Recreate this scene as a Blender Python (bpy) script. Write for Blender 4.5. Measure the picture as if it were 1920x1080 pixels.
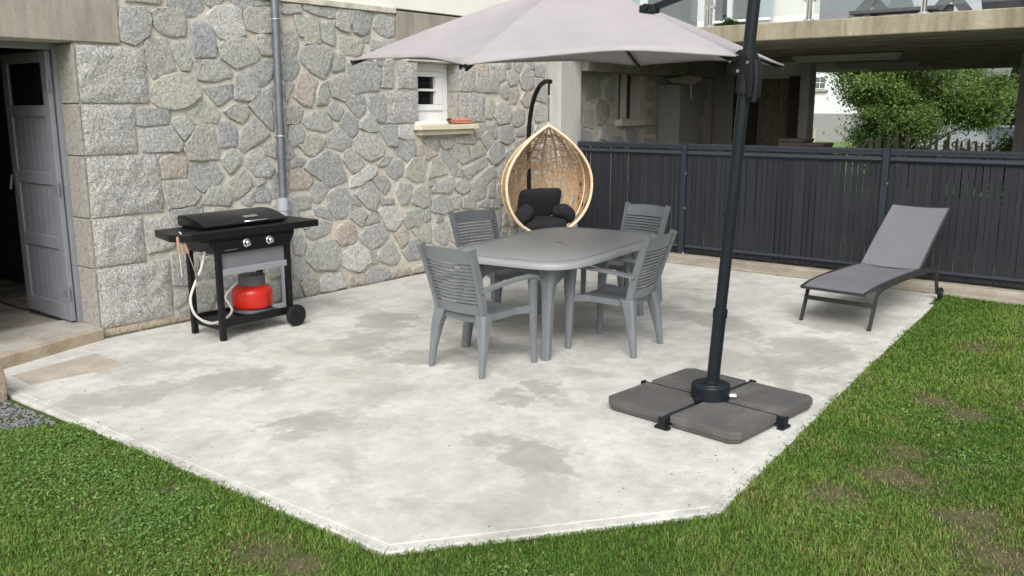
import bpy, bmesh, math, random
import numpy as np
from mathutils import Vector, Matrix, noise

for _o in list(bpy.data.objects):
    bpy.data.objects.remove(_o)
SC = bpy.context.scene
COL = SC.collection
PI = math.pi
rad = math.radians
rnd = random.Random(7)

# ------------------------------------------------------------------ camera
cam = bpy.data.cameras.new('camera')
cam.sensor_width = 36.0
cam.lens = 31.43
cam.clip_start = 0.05
cam.clip_end = 2000
camo = bpy.data.objects.new('camera', cam)
COL.objects.link(camo)
_p, _r, _y = 0.198775, -0.002468, 0.67511
_f = Vector((-math.sin(_y) * math.cos(_p), math.cos(_y) * math.cos(_p), -math.sin(_p)))
_rt = Vector((math.cos(_y), math.sin(_y), 0))
_up = _rt.cross(_f)
_r2 = _rt * math.cos(_r) + _up * math.sin(_r)
_u2 = -_rt * math.sin(_r) + _up * math.cos(_r)
_m = Matrix((_r2, _u2, -_f)).transposed().to_4x4()
_m.translation = Vector((7.0, 0.0, 1.82))
camo.matrix_world = _m
SC.camera = camo

# ------------------------------------------------------------------ sky, sun, exposure
W = bpy.data.worlds.new('World')
SC.world = W
W.use_nodes = True
nt = W.node_tree
nt.nodes.clear()
SUN_EL, SUN_AZ = rad(44), rad(146)      # compass azimuth, clockwise from +Y
sky = nt.nodes.new('ShaderNodeTexSky')
sky.sky_type = 'NISHITA'
sky.sun_disc = False
sky.sun_elevation = SUN_EL
sky.sun_rotation = SUN_AZ
sky.air_density = 1.0
sky.dust_density = 4.0
sky.ozone_density = 1.0
hs = nt.nodes.new('ShaderNodeHueSaturation')   # thin overcast: the sky is nearly white
hs.inputs['Saturation'].default_value = 0.28
bg = nt.nodes.new('ShaderNodeBackground')
bg.inputs['Strength'].default_value = 0.15
wo = nt.nodes.new('ShaderNodeOutputWorld')
nt.links.new(sky.outputs[0], hs.inputs['Color'])
nt.links.new(hs.outputs[0], bg.inputs['Color'])
nt.links.new(bg.outputs[0], wo.inputs['Surface'])
sl = bpy.data.lights.new('sun', 'SUN')
sl.energy = 1.5
sl.angle = rad(35)
sl.color = (1.0, 0.985, 0.965)
so = bpy.data.objects.new('sun', sl)
COL.objects.link(so)
_sd = Vector((math.sin(SUN_AZ) * math.cos(SUN_EL), math.cos(SUN_AZ) * math.cos(SUN_EL), math.sin(SUN_EL)))
so.rotation_euler = (-_sd).to_track_quat('-Z', 'Y').to_euler()
so.location = _sd * 30
SC.cycles.max_bounces = 7
SC.cycles.diffuse_bounces = 3
SC.cycles.glossy_bounces = 2
SC.cycles.transmission_bounces = 3
SC.cycles.transparent_max_bounces = 8
SC.view_settings.view_transform = 'Standard'
SC.view_settings.look = 'None'
SC.view_settings.exposure = 0.42
SC.view_settings.gamma = 1.0

# ------------------------------------------------------------------ helpers
class MB:
    def __init__(s):
        s.v = []; s.f = []
    def add(s, vs, fs):
        o = len(s.v)
        s.v += [tuple(p) for p in vs]
        s.f += [tuple(i + o for i in q) for q in fs]
        return s
    def box(s, c, d, rot=None):
        x, y, z = d[0] / 2, d[1] / 2, d[2] / 2
        vs = [Vector((a, b, e)) for e in (-z, z) for b in (-y, y) for a in (-x, x)]
        if rot is not None:
            vs = [rot @ p for p in vs]
        c = Vector(c)
        return s.add([p + c for p in vs], [(0, 2, 3, 1), (4, 5, 7, 6), (0, 1, 5, 4), (2, 6, 7, 3), (0, 4, 6, 2), (1, 3, 7, 5)])
    def b2(s, lo, hi):
        return s.box([(a + b) / 2 for a, b in zip(lo, hi)], [b - a for a, b in zip(lo, hi)])
    def bar(s, a, b, sa, sb=None, up=(0, 0, 1)):
        """tapered rectangular bar from a to b, cross sections sa, sb = (across, along up)"""
        a, b = Vector(a), Vector(b)
        sb = sb or sa
        d = (b - a).normalized()
        u = Vector(up)
        if abs(d.dot(u)) > .98:
            u = Vector((0, 1, 0))
        r = d.cross(u).normalized()
        u = r.cross(d).normalized()
        vs = []
        for p, q in ((a, sa), (b, sb)):
            for i, j in ((-1, -1), (1, -1), (1, 1), (-1, 1)):
                vs.append(p + r * (i * q[0] / 2) + u * (j * q[1] / 2))
        return s.add(vs, [(0, 3, 2, 1), (4, 5, 6, 7), (0, 1, 5, 4), (1, 2, 6, 5), (2, 3, 7, 6), (3, 0, 4, 7)])
    def tube(s, pts, r, n=8, closed=False, flat=None):
        pts = [Vector(p) for p in pts]
        N = len(pts)
        rs = r if isinstance(r, (list, tuple)) else [r] * N
        vs = []
        pu = None
        for i, p in enumerate(pts):
            if closed:
                d = pts[(i + 1) % N] - pts[i - 1]
            else:
                d = pts[min(i + 1, N - 1)] - pts[max(i - 1, 0)]
            d.normalize()
            if pu is None:
                pu = Vector((0, 0, 1)) if abs(d.z) < .9 else Vector((1, 0, 0))
            u = pu - d * pu.dot(d)
            u.normalize()
            pu = u
            w = d.cross(u)
            for k in range(n):
                t = 2 * PI * (k + .5) / n
                vs.append(p + u * (math.cos(t) * rs[i]) + w * (math.sin(t) * rs[i] * (flat or 1)))
        fs = []
        for i in range(N if closed else N - 1):
            j = (i + 1) % N
            for k in range(n):
                l = (k + 1) % n
                fs.append((i * n + k, i * n + l, j * n + l, j * n + k))
        if not closed:
            fs.append(tuple(range(n - 1, -1, -1)))
            fs.append(tuple((N - 1) * n + k for k in range(n)))
        return s.add(vs, fs)
    def lathe(s, prof, c=(0, 0, 0), n=24, mat=None):
        vs = []
        for r, z in prof:
            for k in range(n):
                t = 2 * PI * k / n
                vs.append(Vector((r * math.cos(t), r * math.sin(t), z)))
        if mat is not None:
            vs = [mat @ p for p in vs]
        c = Vector(c)
        fs = []
        for i in range(len(prof) - 1):
            for k in range(n):
                l = (k + 1) % n
                fs.append((i * n + k, i * n + l, (i + 1) * n + l, (i + 1) * n + k))
        fs.append(tuple(range(n - 1, -1, -1)))
        fs.append(tuple((len(prof) - 1) * n + k for k in range(n)))
        return s.add([p + c for p in vs], fs)
    def prism(s, poly, z0, z1, fn=lambda x, y, z: (x, y, z)):
        n = len(poly)
        vs = [fn(x, y, z0) for x, y in poly] + [fn(x, y, z1) for x, y in poly]
        fs = [tuple(range(n - 1, -1, -1)), tuple(range(n, 2 * n))]
        fs += [(i, (i + 1) % n, n + (i + 1) % n, n + i) for i in range(n)]
        return s.add(vs, fs)
    def grid(s, fn, nu, nv, wrap=False):
        vs = [fn(i / nu, j / nv) for j in range(nv + 1) for i in range(nu + 1)]
        w = nu + 1
        fs = [(j * w + i, j * w + i + 1, (j + 1) * w + i + 1, (j + 1) * w + i) for j in range(nv) for i in range(nu)]
        return s.add(vs, fs)
    def mesh(s, name, bevel=0, smooth=None, weld=False, seg=2):
        me = bpy.data.meshes.new(name)
        me.from_pydata([tuple(p) for p in s.v], [], s.f)
        if bevel or weld:
            bm = bmesh.new(); bm.from_mesh(me)
            if weld:
                bmesh.ops.remove_doubles(bm, verts=bm.verts, dist=1e-5)
            bmesh.ops.recalc_face_normals(bm, faces=bm.faces)
            if bevel:
                es = [e for e in bm.edges if len(e.link_faces) == 2 and e.calc_face_angle(0) > .5]
                bmesh.ops.bevel(bm, geom=es, offset=bevel, segments=seg, profile=.5, affect='EDGES', clamp_overlap=True)
            bm.to_mesh(me); bm.free()
        if smooth is not None:
            me.shade_smooth()
            me.set_sharp_from_angle(angle=rad(smooth))
        return me
    def build(s, name, mat, parent=None, bevel=0, smooth=None, weld=False, loc=None, seg=2):
        return ob(name, s.mesh(name, bevel, smooth, weld, seg), mat, parent, loc)

def ob(name, me, mat=None, parent=None, loc=None):
    o = bpy.data.objects.new(name, me)
    COL.objects.link(o)
    if mat is not None and me is not None and not me.materials:
        me.materials.append(mat)
    if parent is not None:
        o.parent = parent
    if loc is not None:
        o.location = loc
    return o

def tag(o, label=None, cat=None, group=None, kind=None):
    if label: o['label'] = label
    if cat: o['category'] = cat
    if group: o['group'] = group
    if kind: o['kind'] = kind
    return o

def thing(name, label, cat, loc=(0, 0, 0), rz=0, group=None):
    o = bpy.data.objects.new(name, None)
    o.empty_display_size = .1
    COL.objects.link(o)
    o.location = loc
    o.rotation_euler = (0, 0, rz)
    return tag(o, label, cat, group)

def copy_tree(o, parent=None):
    c = o.copy()
    COL.objects.link(c)
    c.parent = parent
    for ch in [k for k in o.children]:
        copy_tree(ch, c)
    return c

def lerp(a, b, t):
    return a + (b - a) * t

# ------------------------------------------------------------------ materials
MATS = {}
class NB:
    """small node-building helper"""
    def __init__(s, name):
        s.m = bpy.data.materials.new(name)
        s.m.use_nodes = True
        s.t = s.m.node_tree
        s.t.nodes.clear()
        s.out = s.n('ShaderNodeOutputMaterial')
        s.bs = s.n('ShaderNodeBsdfPrincipled')
        s.t.links.new(s.bs.outputs[0], s.out.inputs['Surface'])
        s.tc = s.n('ShaderNodeTexCoord').outputs['Object']
    def n(s, k, **kw):
        a = s.t.nodes.new(k)
        for q, v in kw.items():
            setattr(a, q, v)
        return a
    def l(s, a, b):
        s.t.links.new(a, b)
    def set(s, **kw):
        for k, v in kw.items():
            k = {'color': 'Base Color', 'rough': 'Roughness', 'metal': 'Metallic', 'spec': 'Specular IOR Level', 'coat': 'Coat Weight', 'alpha': 'Alpha'}.get(k, k)
            i = s.bs.inputs[k]
            if hasattr(v, 'is_linked') or hasattr(v, 'node'):
                s.l(v, i)
            else:
                i.default_value = (*v, 1) if isinstance(v, (tuple, list)) and len(v) == 3 else v
        return s
    def mapping(s, scale=(1, 1, 1), loc=(0, 0, 0), rot=(0, 0, 0), src=None):
        m = s.n('ShaderNodeMapping')
        m.inputs['Scale'].default_value = scale
        m.inputs['Location'].default_value = loc
        m.inputs['Rotation'].default_value = rot
        s.l(src or s.tc, m.inputs['Vector'])
        return m.outputs[0]
    def noise(s, scale, detail=4, rough=.55, vec=None, dist=0):
        a = s.n('ShaderNodeTexNoise')
        a.inputs['Scale'].default_value = scale
        a.inputs['Detail'].default_value = detail
        a.inputs['Roughness'].default_value = rough
        a.inputs['Distortion'].default_value = dist
        s.l(vec or s.tc, a.inputs['Vector'])
        return a.outputs['Fac']
    def voro(s, scale, vec=None, out='Color'):
        a = s.n('ShaderNodeTexVoronoi')
        a.inputs['Scale'].default_value = scale
        s.l(vec or s.tc, a.inputs['Vector'])
        return a.outputs[out]
    def ramp(s, fac, stops, interp='LINEAR'):
        a = s.n('ShaderNodeValToRGB')
        a.color_ramp.interpolation = interp
        e = a.color_ramp.elements
        while len(e) > 1:
            e.remove(e[-1])
        for i, (p, c) in enumerate(stops):
            k = e[0] if i == 0 else e.new(p)
            k.position = p
            k.color = (*c, 1) if not isinstance(c, (int, float)) else (c, c, c, 1)
        s.l(fac, a.inputs[0])
        return a.outputs[0]
    def mix(s, fac, a, b, mode='MIX'):
        m = s.n('ShaderNodeMix', data_type='RGBA', blend_type=mode)
        for i, v in ((0, fac), (6, a), (7, b)):
            sock = m.inputs[i]
            if hasattr(v, 'node'):
                s.l(v, sock)
            elif isinstance(v, (int, float)):
                sock.default_value = v if i == 0 else (v, v, v, 1)
            else:
                sock.default_value = (*v, 1)
        return m.outputs[2]
    def math(s, op, a, b=0, clamp=False):
        m = s.n('ShaderNodeMath', operation=op, use_clamp=clamp)
        for i, v in enumerate((a, b)):
            if hasattr(v, 'node'):
                s.l(v, m.inputs[i])
            else:
                m.inputs[i].default_value = v
        return m.outputs[0]
    def bump(s, h, strength=.3, dist=.01):
        b = s.n('ShaderNodeBump')
        b.inputs['Strength'].default_value = strength
        b.inputs['Distance'].default_value = dist
        s.l(h, b.inputs['Height'])
        s.l(b.outputs[0], s.bs.inputs['Normal'])
        return s
    def rand(s):
        return s.n('ShaderNodeObjectInfo').outputs['Random']

def simple(name, col, rough=.6, var=.12, scale=6, bump=0, bscale=60, metal=0, spec=.5, dirt=None):
    """plain surface with a little tonal variation, wear and fine relief"""
    b = NB(name)
    c = tuple(col)
    lo = tuple(max(0, k * (1 - var)) for k in c); hi = tuple(min(1, k * (1 + var)) for k in c)
    f = b.noise(scale, 5, .6)
    o = b.ramp(f, [(.3, lo), (.7, hi)])
    if dirt:
        d = b.ramp(b.noise(scale * .6, 6, .7), [(.52, 0.0), (.72, 1.0)])
        o = b.mix(b.math('MULTIPLY', d, .6), o, dirt)
    rr = b.math('ADD', b.math('MULTIPLY', b.noise(scale * 2.3, 3), .18), rough - .09)
    b.set(color=o, rough=rr, metal=metal, spec=spec)
    if bump:
        b.bump(b.noise(bscale, 3), bump, .004)
    MATS[name] = b.m
    return b.m

def granite(name, base, contrast=.5, rand_hue=True, rough_bump=.8):
    b = NB(name)
    big = b.noise(5, 5, .6)
    sp = b.noise(95, 3, .7)
    vo = b.voro(140)
    c0 = tuple(k * (1 - .42 * contrast) for k in base); c1 = tuple(min(1, k * (1 + .55 * contrast)) for k in base)
    col = b.ramp(sp, [(.34, c0), (.5, base), (.66, c1)])
    sep = b.n('ShaderNodeSeparateColor'); b.l(vo, sep.inputs[0])
    dark = b.ramp(sep.outputs[0], [(.80, 0.0), (.9, 1.0)])
    col = b.mix(b.math('MULTIPLY', dark, .45 * contrast + .1), col, (.07, .07, .075))
    col = b.mix(b.math('MULTIPLY', b.ramp(big, [(.4, 0.0), (.7, 1.0)]), .35), col, tuple(k * f for k, f in zip(base, (1.02, .96, .84))), 'MIX')
    if rand_hue:
        r = b.rand()
        tint = b.ramp(r, [(0, (.88, .89, .92)), (.2, (1.0, 1.0, 1.0)), (.4, (.96, .98, .94)), (.55, (1.04, .99, .94)), (.7, (.86, .88, .91)), (.85, (1.07, 1.06, 1.04)), (1, (.95, .955, .96))])
        col = b.mix(1.0, col, tint, 'MULTIPLY')
    lich = b.ramp(b.noise(9, 6, .7), [(.56, 0.0), (.68, 1.0)])
    col = b.mix(b.math('MULTIPLY', lich, .22), col, (.40, .40, .30))
    b.set(color=col, rough=.85, spec=.25)
    mid = b.noise(34, 4, .75, None, .4)
    col = b.mix(1.0, col, b.ramp(mid, [(.30, (.60, .60, .62)), (.5, (1, 1, 1)), (.70, (1.30, 1.29, 1.26))]), 'MULTIPLY')
    b.set(color=col)
    h = b.math('ADD', b.math('MULTIPLY', b.noise(22, 5, .65), 1.0), b.math('MULTIPLY', mid, .6))
    b.bump(h, rough_bump, .02)
    MATS[name] = b.m
    return b.m

def mortar_mat():
    b = NB('mortar')
    col = b.ramp(b.noise(14, 6, .65), [(.3, (.46, .43, .37)), (.55, (.585, .55, .48)), (.75, (.64, .605, .535))])
    pink = b.ramp(b.noise(2.1, 4, .6), [(.5, 0.0), (.72, 1.0)])
    col = b.mix(b.math('MULTIPLY', pink, .3), col, (.47, .36, .29))
    b.set(color=col, rough=.95, spec=.15)
    b.bump(b.noise(70, 5, .7), .6, .01)
    MATS['mortar'] = b.m
    return b.m

def concrete(name, lo, mid, hi, scale=1.2, stain=None, streak=False, bump=.25):
    b = NB(name)
    v = b.mapping((1, 1, .25)) if streak else b.tc
    f = b.noise(scale, 8, .62, v, .3)
    col = b.ramp(f, [(.33, lo), (.5, mid), (.68, hi)])
    fine = b.ramp(b.noise(38, 4, .7), [(.35, (.9, .9, .9)), (.65, (1.06, 1.06, 1.06))])
    col = b.mix(1.0, col, fine, 'MULTIPLY')
    if stain:
        s = b.ramp(b.noise(scale * 2.2, 7, .7, b.mapping((2.4, 2.4, .35)) if streak else None), [(.5, 0.0), (.72, 1.0)])
        col = b.mix(b.math('MULTIPLY', s, .65), col, stain)
    b.set(color=col, rough=.88, spec=.25)
    b.bump(b.noise(55, 5, .7), bump, .008)
    MATS[name] = b.m
    return b.m

def patio_mat():
    b = NB('patio_concrete')
    n1 = b.noise(.75, 5, .63, None, .6)
    n2 = b.noise(3.6, 7, .72, b.mapping((1, .75, 1), rot=(0, 0, .68)), .25)
    n3 = b.noise(11, 5, .7)
    col = b.ramp(n2, [(.33, (.43, .42, .39)), (.47, (.52, .51, .475)), (.60, (.60, .59, .555))])
    warm = b.ramp(n1, [(.45, 0.0), (.65, 1.0)])
    col = b.mix(b.math('MULTIPLY', warm, .4), col, (.475, .45, .39))
    # damp patches left on the slab: places with their own outlines
    spots = [(1.60, 2.78, .24, .50), (1.84, 3.45, .28, .46), (1.75, 4.62, .30, .40), (2.95, 3.2, .24, .36), (3.50, 4.64, .20, .20), (3.62, 4.32, .15, .17),
             (3.5, 7.0, .55, .32), (4.72, 6.55, .42, .5), (4.76, 5.9, .3, .35), (4.55, 7.7, .45, .5), (2.3, 6.2, .9, .8), (1.36, 5.25, .3, .35), (2.5, 4.6, .4, .25), (4.2, 3.65, .35, .2)]
    warp = b.n('ShaderNodeVectorMath', operation='SCALE'); warp.inputs['Scale'].default_value = 1.3
    nc = b.n('ShaderNodeTexNoise'); nc.inputs['Scale'].default_value = 1.9; nc.inputs['Detail'].default_value = 5; nc.inputs['Roughness'].default_value = .68
    b.l(b.tc, nc.inputs['Vector'])
    sub = b.n('ShaderNodeVectorMath', operation='SUBTRACT'); sub.inputs[1].default_value = (.5, .5, .5)
    b.l(nc.outputs['Color'], sub.inputs[0]); b.l(sub.outputs[0], warp.inputs[0])
    add = b.n('ShaderNodeVectorMath', operation='ADD'); b.l(b.tc, add.inputs[0]); b.l(warp.outputs[0], add.inputs[1])
    tot = None
    for (x, y, rx, ry) in spots:
        mp = b.n('ShaderNodeMapping'); mp.vector_type = 'TEXTURE'
        mp.inputs['Location'].default_value = (x, y, 0); mp.inputs['Scale'].default_value = (rx, ry, 50)
        b.l(add.outputs[0], mp.inputs['Vector'])
        ln = b.n('ShaderNodeVectorMath', operation='LENGTH'); b.l(mp.outputs[0], ln.inputs[0])
        k = b.math('SUBTRACT', 1.0, ln.outputs['Value'], True)
        tot = k if tot is None else b.math('MAXIMUM', tot, k)
    wet = b.ramp(b.math('MULTIPLY', tot, b.math('ADD', b.math('MULTIPLY', n2, 2.0), -.1)), [(.05, 0.0), (.15, .6), (.42, 1.0)])
    col = b.mix(b.math('MULTIPLY', wet, .66), col, (.315, .305, .275))
    gen = b.ramp(b.noise(1.35, 6, .66, b.mapping((1, 1, 1), (4.2, 1.7, 0)), .5), [(.52, 0.0), (.62, 1.0)])
    col = b.mix(b.math('MULTIPLY', gen, .55), col, (.345, .335, .305))
    fine = b.ramp(n3, [(.3, (.90, .90, .90)), (.7, (1.08, 1.08, 1.08))])
    col = b.mix(1.0, col, b.ramp(b.noise(48, 4, .8), [(.3, (.93, .93, .93)), (.7, (1.06, 1.06, 1.06))]), 'MULTIPLY')
    col = b.mix(1.0, col, fine, 'MULTIPLY')
    speck = b.ramp(b.noise(60, 2, .5), [(.69, 0.0), (.74, 1.0)])
    col = b.mix(b.math('MULTIPLY', speck, .3), col, (.30, .28, .25))
    b.set(color=col, rough=b.math('SUBTRACT', .9, b.math('MULTIPLY', wet, .18)), spec=.3)
    b.bump(b.math('ADD', b.noise(45, 5, .7), b.math('MULTIPLY', n2, 1.5)), .18, .006)
    MATS['patio_concrete'] = b.m
    return b.m

def leafmat(name, attr=True, col=(.06, .13, .025), trans=.35, rough=.55):
    b = NB(name)
    if attr:
        a = b.n('ShaderNodeAttribute'); a.attribute_name = 'col'
        c = a.outputs['Color']
    else:
        c = b.ramp(b.noise(4, 4), [(.3, tuple(k * .7 for k in col)), (.7, tuple(k * 1.3 for k in col))])
    b.set(color=c, rough=rough, spec=.3)
    t = b.n('ShaderNodeBsdfTranslucent')
    b.l(c, t.inputs['Color'])
    m = b.n('ShaderNodeMixShader'); m.inputs[0].default_value = trans
    b.l(b.bs.outputs[0], m.inputs[1]); b.l(t.outputs[0], m.inputs[2]); b.l(m.outputs[0], b.out.inputs['Surface'])
    MATS[name] = b.m
    return b.m

def lawn_mat():
    b = NB('lawn_soil')
    g = b.ramp(b.noise(6, 6, .7), [(.3, (.045, .075, .018)), (.55, (.075, .12, .026)), (.75, (.11, .14, .04))])
    f = b.noise(1.1, 5, .6)
    g = b.mix(b.math('MULTIPLY', b.ramp(f, [(.45, 0.0), (.7, 1.0)]), .5), g, (.09, .10, .035))
    a = b.n('ShaderNodeAttribute'); a.attribute_name = 'soil'
    s = b.ramp(b.noise(24, 4, .7), [(.3, (.10, .075, .05)), (.7, (.21, .165, .12))])
    b.set(color=b.mix(b.math('MULTIPLY', a.outputs['Fac'], .75), g, s), rough=.95, spec=.1)
    b.bump(b.noise(40, 6, .75), .7, .03)
    MATS['lawn_soil'] = b.m
    return b.m

def glassmat(name, col=(.9, .95, .95), rough=.02, alpha=.25):
    """thin pane: clear with a mirror-like sheen"""
    b = NB(name)
    t = b.n('ShaderNodeBsdfTransparent'); t.inputs['Color'].default_value = (*col, 1)
    g = b.n('ShaderNodeBsdfGlossy'); g.inputs['Roughness'].default_value = rough
    fr = b.n('ShaderNodeFresnel'); fr.inputs['IOR'].default_value = 1.5
    m = b.n('ShaderNodeMixShader')
    b.l(b.math('ADD', fr.outputs[0], alpha * .2, True), m.inputs[0]); b.l(t.outputs[0], m.inputs[1]); b.l(g.outputs[0], m.inputs[2]); b.l(m.outputs[0], b.out.inputs['Surface'])
    MATS[name] = b.m
    return b.m

def fabric(name, col, rough=.9, scale=900, trans=0, wr=0):
    b = NB(name)
    f = b.noise(3, 5, .6)
    c = b.ramp(f, [(.3, tuple(k * .92 for k in col)), (.7, tuple(min(1, k * 1.06) for k in col))])
    b.set(color=c, rough=rough, spec=.2)
    w = b.n('ShaderNodeTexWave'); w.inputs['Scale'].default_value = scale / 6; b.l(b.tc, w.inputs['Vector'])
    h = b.math('MULTIPLY', w.outputs['Fac'], .2)
    if wr:
        h = b.math('ADD', h, b.math('MULTIPLY', b.noise(7, 4, .6, b.mapping((1, 1, 6)), .6), wr))
    b.bump(h, .3, .006)
    if trans:
        t = b.n('ShaderNodeBsdfTranslucent'); b.l(c, t.inputs['Color'])
        m = b.n('ShaderNodeMixShader'); m.inputs[0].default_value = trans
        b.l(b.bs.outputs[0], m.inputs[1]); b.l(t.outputs[0], m.inputs[2]); b.l(m.outputs[0], b.out.inputs['Surface'])
    MATS[name] = b.m
    return b.m

M_mortar = mortar_mat()
M_stone = granite('rubble_stone', (.415, .415, .40), .5)
M_stone_red = granite('reddish_stone', (.46, .41, .365), .35, False)
M_stone_green = granite('greenish_stone', (.435, .435, .385), .35, False)
M_stone_pale = granite('pale_stone', (.52, .515, .50), .35, False)
M_stone_blue = granite('blue_stone', (.35, .355, .365), .4, False)
M_quoin = granite('quoin_granite', (.45, .445, .43), .9, False, 1.0)
M_jamb = granite('jamb_granite', (.33, .31, .28), .3, False, .3)
M_plinth = granite('plinth_stone', (.44, .37, .28), .3, False, .7)
M_lintel = concrete('lintel_concrete', (.24, .215, .18), (.36, .325, .275), (.42, .385, .33), 2.2, (.20, .19, .165), True)
M_render = simple('white_render', (.80, .78, .72), .9, .04, 2, .25, 90)
M_ledge = concrete('ledge_concrete', (.44, .41, .33), (.60, .57, .48), (.68, .65, .56), 5, (.35, .31, .24))
M_patio = patio_mat()
M_kerb = concrete('kerb_concrete', (.25, .22, .175), (.35, .31, .25), (.42, .38, .32), 2.5, (.30, .27, .20))
M_step = concrete('step_stone', (.27, .22, .15), (.40, .33, .235), (.47, .41, .32), 3, (.24, .21, .16))
M_tile = concrete('tan_tile', (.36, .31, .255), (.43, .375, .315), (.48, .43, .37), 3.5)
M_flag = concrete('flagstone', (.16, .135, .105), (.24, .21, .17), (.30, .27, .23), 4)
M_flagtop = concrete('worn_stone', (.26, .24, .20), (.36, .34, .30), (.43, .41, .37), 3)
M_carport = concrete('carport_concrete', (.19, .175, .145), (.28, .26, .22), (.35, .325, .28), 1.6, (.16, .14, .10), False)  # tone lowered: part of the shade under the balcony is in this colour
M_pillar = concrete('pillar_concrete', (.34, .335, .31), (.46, .455, .43), (.55, .54, .51), 1.8, (.30, .29, .26), True)
M_fascia = concrete('fascia_concrete', (.21, .185, .125), (.33, .295, .215), (.42, .38, .295), 2.4, (.15, .13, .085), True, .5)
M_doorgrey = simple('grey_door_paint', (.215, .225, .25), .55, .08, 5, .15, 120, dirt=(.2, .2, .21))
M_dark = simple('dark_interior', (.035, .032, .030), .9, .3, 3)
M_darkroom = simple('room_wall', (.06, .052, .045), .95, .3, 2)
M_white = simple('white_pvc', (.80, .80, .79), .35, .03, 4)
M_blackglass = simple('window_glass', (.012, .014, .015), .06, .2, 3, spec=.8)
M_sill = simple('cream_sill', (.66, .60, .47), .8, .08, 8, .2, 80)
M_zinc = simple('zinc', (.19, .21, .235), .40, .18, 9, .1, 40, metal=.6)
M_pvc = simple('grey_pvc', (.36, .39, .43), .5, .06, 6)
M_terra = simple('terracotta', (.46, .20, .12), .85, .2, 14, .3, 90)
M_black = simple('black_paint', (.008, .008, .009), .40, .25, 3, .03, 200, spec=.28)
M_blackrough = simple('black_plastic', (.010, .011, .013), .6, .2, 4, .06, 200, spec=.3)
M_lid = simple('lid_enamel', (.007, .007, .008), .30, .2, 2, spec=.35)
M_steelgrey = simple('grey_sheet_metal', (.17, .175, .19), .45, .08, 6)
M_steellight = simple('light_sheet_metal', (.27, .275, .30), .45, .06, 6)
M_chrome = simple('chrome', (.75, .75, .76), .18, .05, 8, metal=1)
M_inox = simple('stainless', (.62, .62, .61), .3, .06, 8, metal=.9)
M_red = simple('red_enamel', (.50, .018, .010), .32, .12, 4)
M_bottlegrey = simple('bottle_grey', (.09, .095, .10), .5, .1, 6)
M_hose = simple('white_hose', (.62, .61, .58), .55, .06, 6)
M_wood = simple('pinkish_wood', (.48, .27, .18), .6, .15, 20)
M_plastic = simple('grey_resin', (.165, .18, .194), .38, .09, 4, .12, 160)
M_tabletop = simple('grey_tabletop', (.36, .373, .386), .34, .08, 2.2, .04, 160)
M_sling = fabric('grey_sling', (.158, .16, .176), .75, 1400)
M_anth = simple('anthracite_metal', (.022, .024, .028), .45, .15, 8, .05, 200)
M_loungeframe = simple('lounger_frame', (.028, .029, .031), .42, .15, 8)
M_slat = simple('anthracite_slat', (.019, .021, .026), .55, .10, 3, .1, 120, spec=.3)
M_rail = simple('anthracite_rail', (.026, .031, .041), .45, .1, 5, spec=.35)
M_post = simple('anthracite_post', (.020, .026, .040), .4, .1, 5)
M_canopy = fabric('taupe_canopy', (.495, .462, .472), .9, 1200, .26, 2.0)
M_mast = simple('mast_paint', (.009, .013, .018), .42, .12, 6, spec=.3)
M_weight = simple('weight_plastic', (.092, .088, .085), .7, .12, 7, .3, 220, dirt=(.19, .18, .165))
M_rattan = simple('rattan', (.46, .30, .16), .6, .22, 30, .2, 200)
M_rattanpale = simple('pale_rattan', (.74, .60, .41), .5, .12, 22, .2, 200)
M_cushion = fabric('charcoal_cushion', (.022, .022, .025), .95, 900)
M_glass = glassmat('balustrade_glass')
M_pane = simple('grey_pane', (.13, .14, .15), .12, .12, 1.5, spec=.7)
M_curtain = simple('pale_pane', (.42, .46, .48), .2, .08, 2)
M_cab = simple('cabinet_grey', (.30, .30, .28), .6, .06, 2)
M_boards = simple('weathered_boards', (.16, .135, .10), .85, .3, 12, .4, 60)
M_brown = simple('dark_brown_wood', (.035, .024, .019), .7, .25, 10, .2, 80)
M_farwhite = simple('cool_white_render', (.70, .72, .72), .9, .05, 1)
M_picket = simple('chestnut_picket', (.46, .39, .30), .85, .25, 14, .4, 70)
M_bark = simple('bark', (.075, .06, .045), .95, .35, 14, .8, 40)
M_leaf = leafmat('leaves')
M_grass = leafmat('grass_blades', trans=.3, rough=.6)
M_lawn = lawn_mat()
M_gravel = simple('gravel', (.17, .17, .18), .9, .4, 60, .3, 90)
M_pot = simple('planter_black', (.045, .048, .055), .6, .15, 6)
M_picnic = simple('grey_wood_stain', (.13, .135, .14), .7, .15, 9, .2, 90)
M_wicker = simple('wicker_grey', (.14, .145, .15), .75, .25, 60, .5, 120)
M_tube = simple('lamp_housing', (.42, .42, .40), .5, .08, 6)

# ------------------------------------------------------------------ ground, lawn, patio
def terrain_z(x, y):
    d = max(0.0, y - 20)
    return -.07 - .006 * d
mb = MB()
mb.grid(lambda u, v: (lerp(-160, 160, u), lerp(-12, 260, v), terrain_z(0, lerp(-12, 260, v))), 40, 68)
M_far = simple('far_grass', (.10, .17, .035), .95, .3, .8, .5, 8)
tag(mb.build('ground', M_far), 'mown green grass ground reaching behind the fence', None, None, 'structure')

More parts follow.
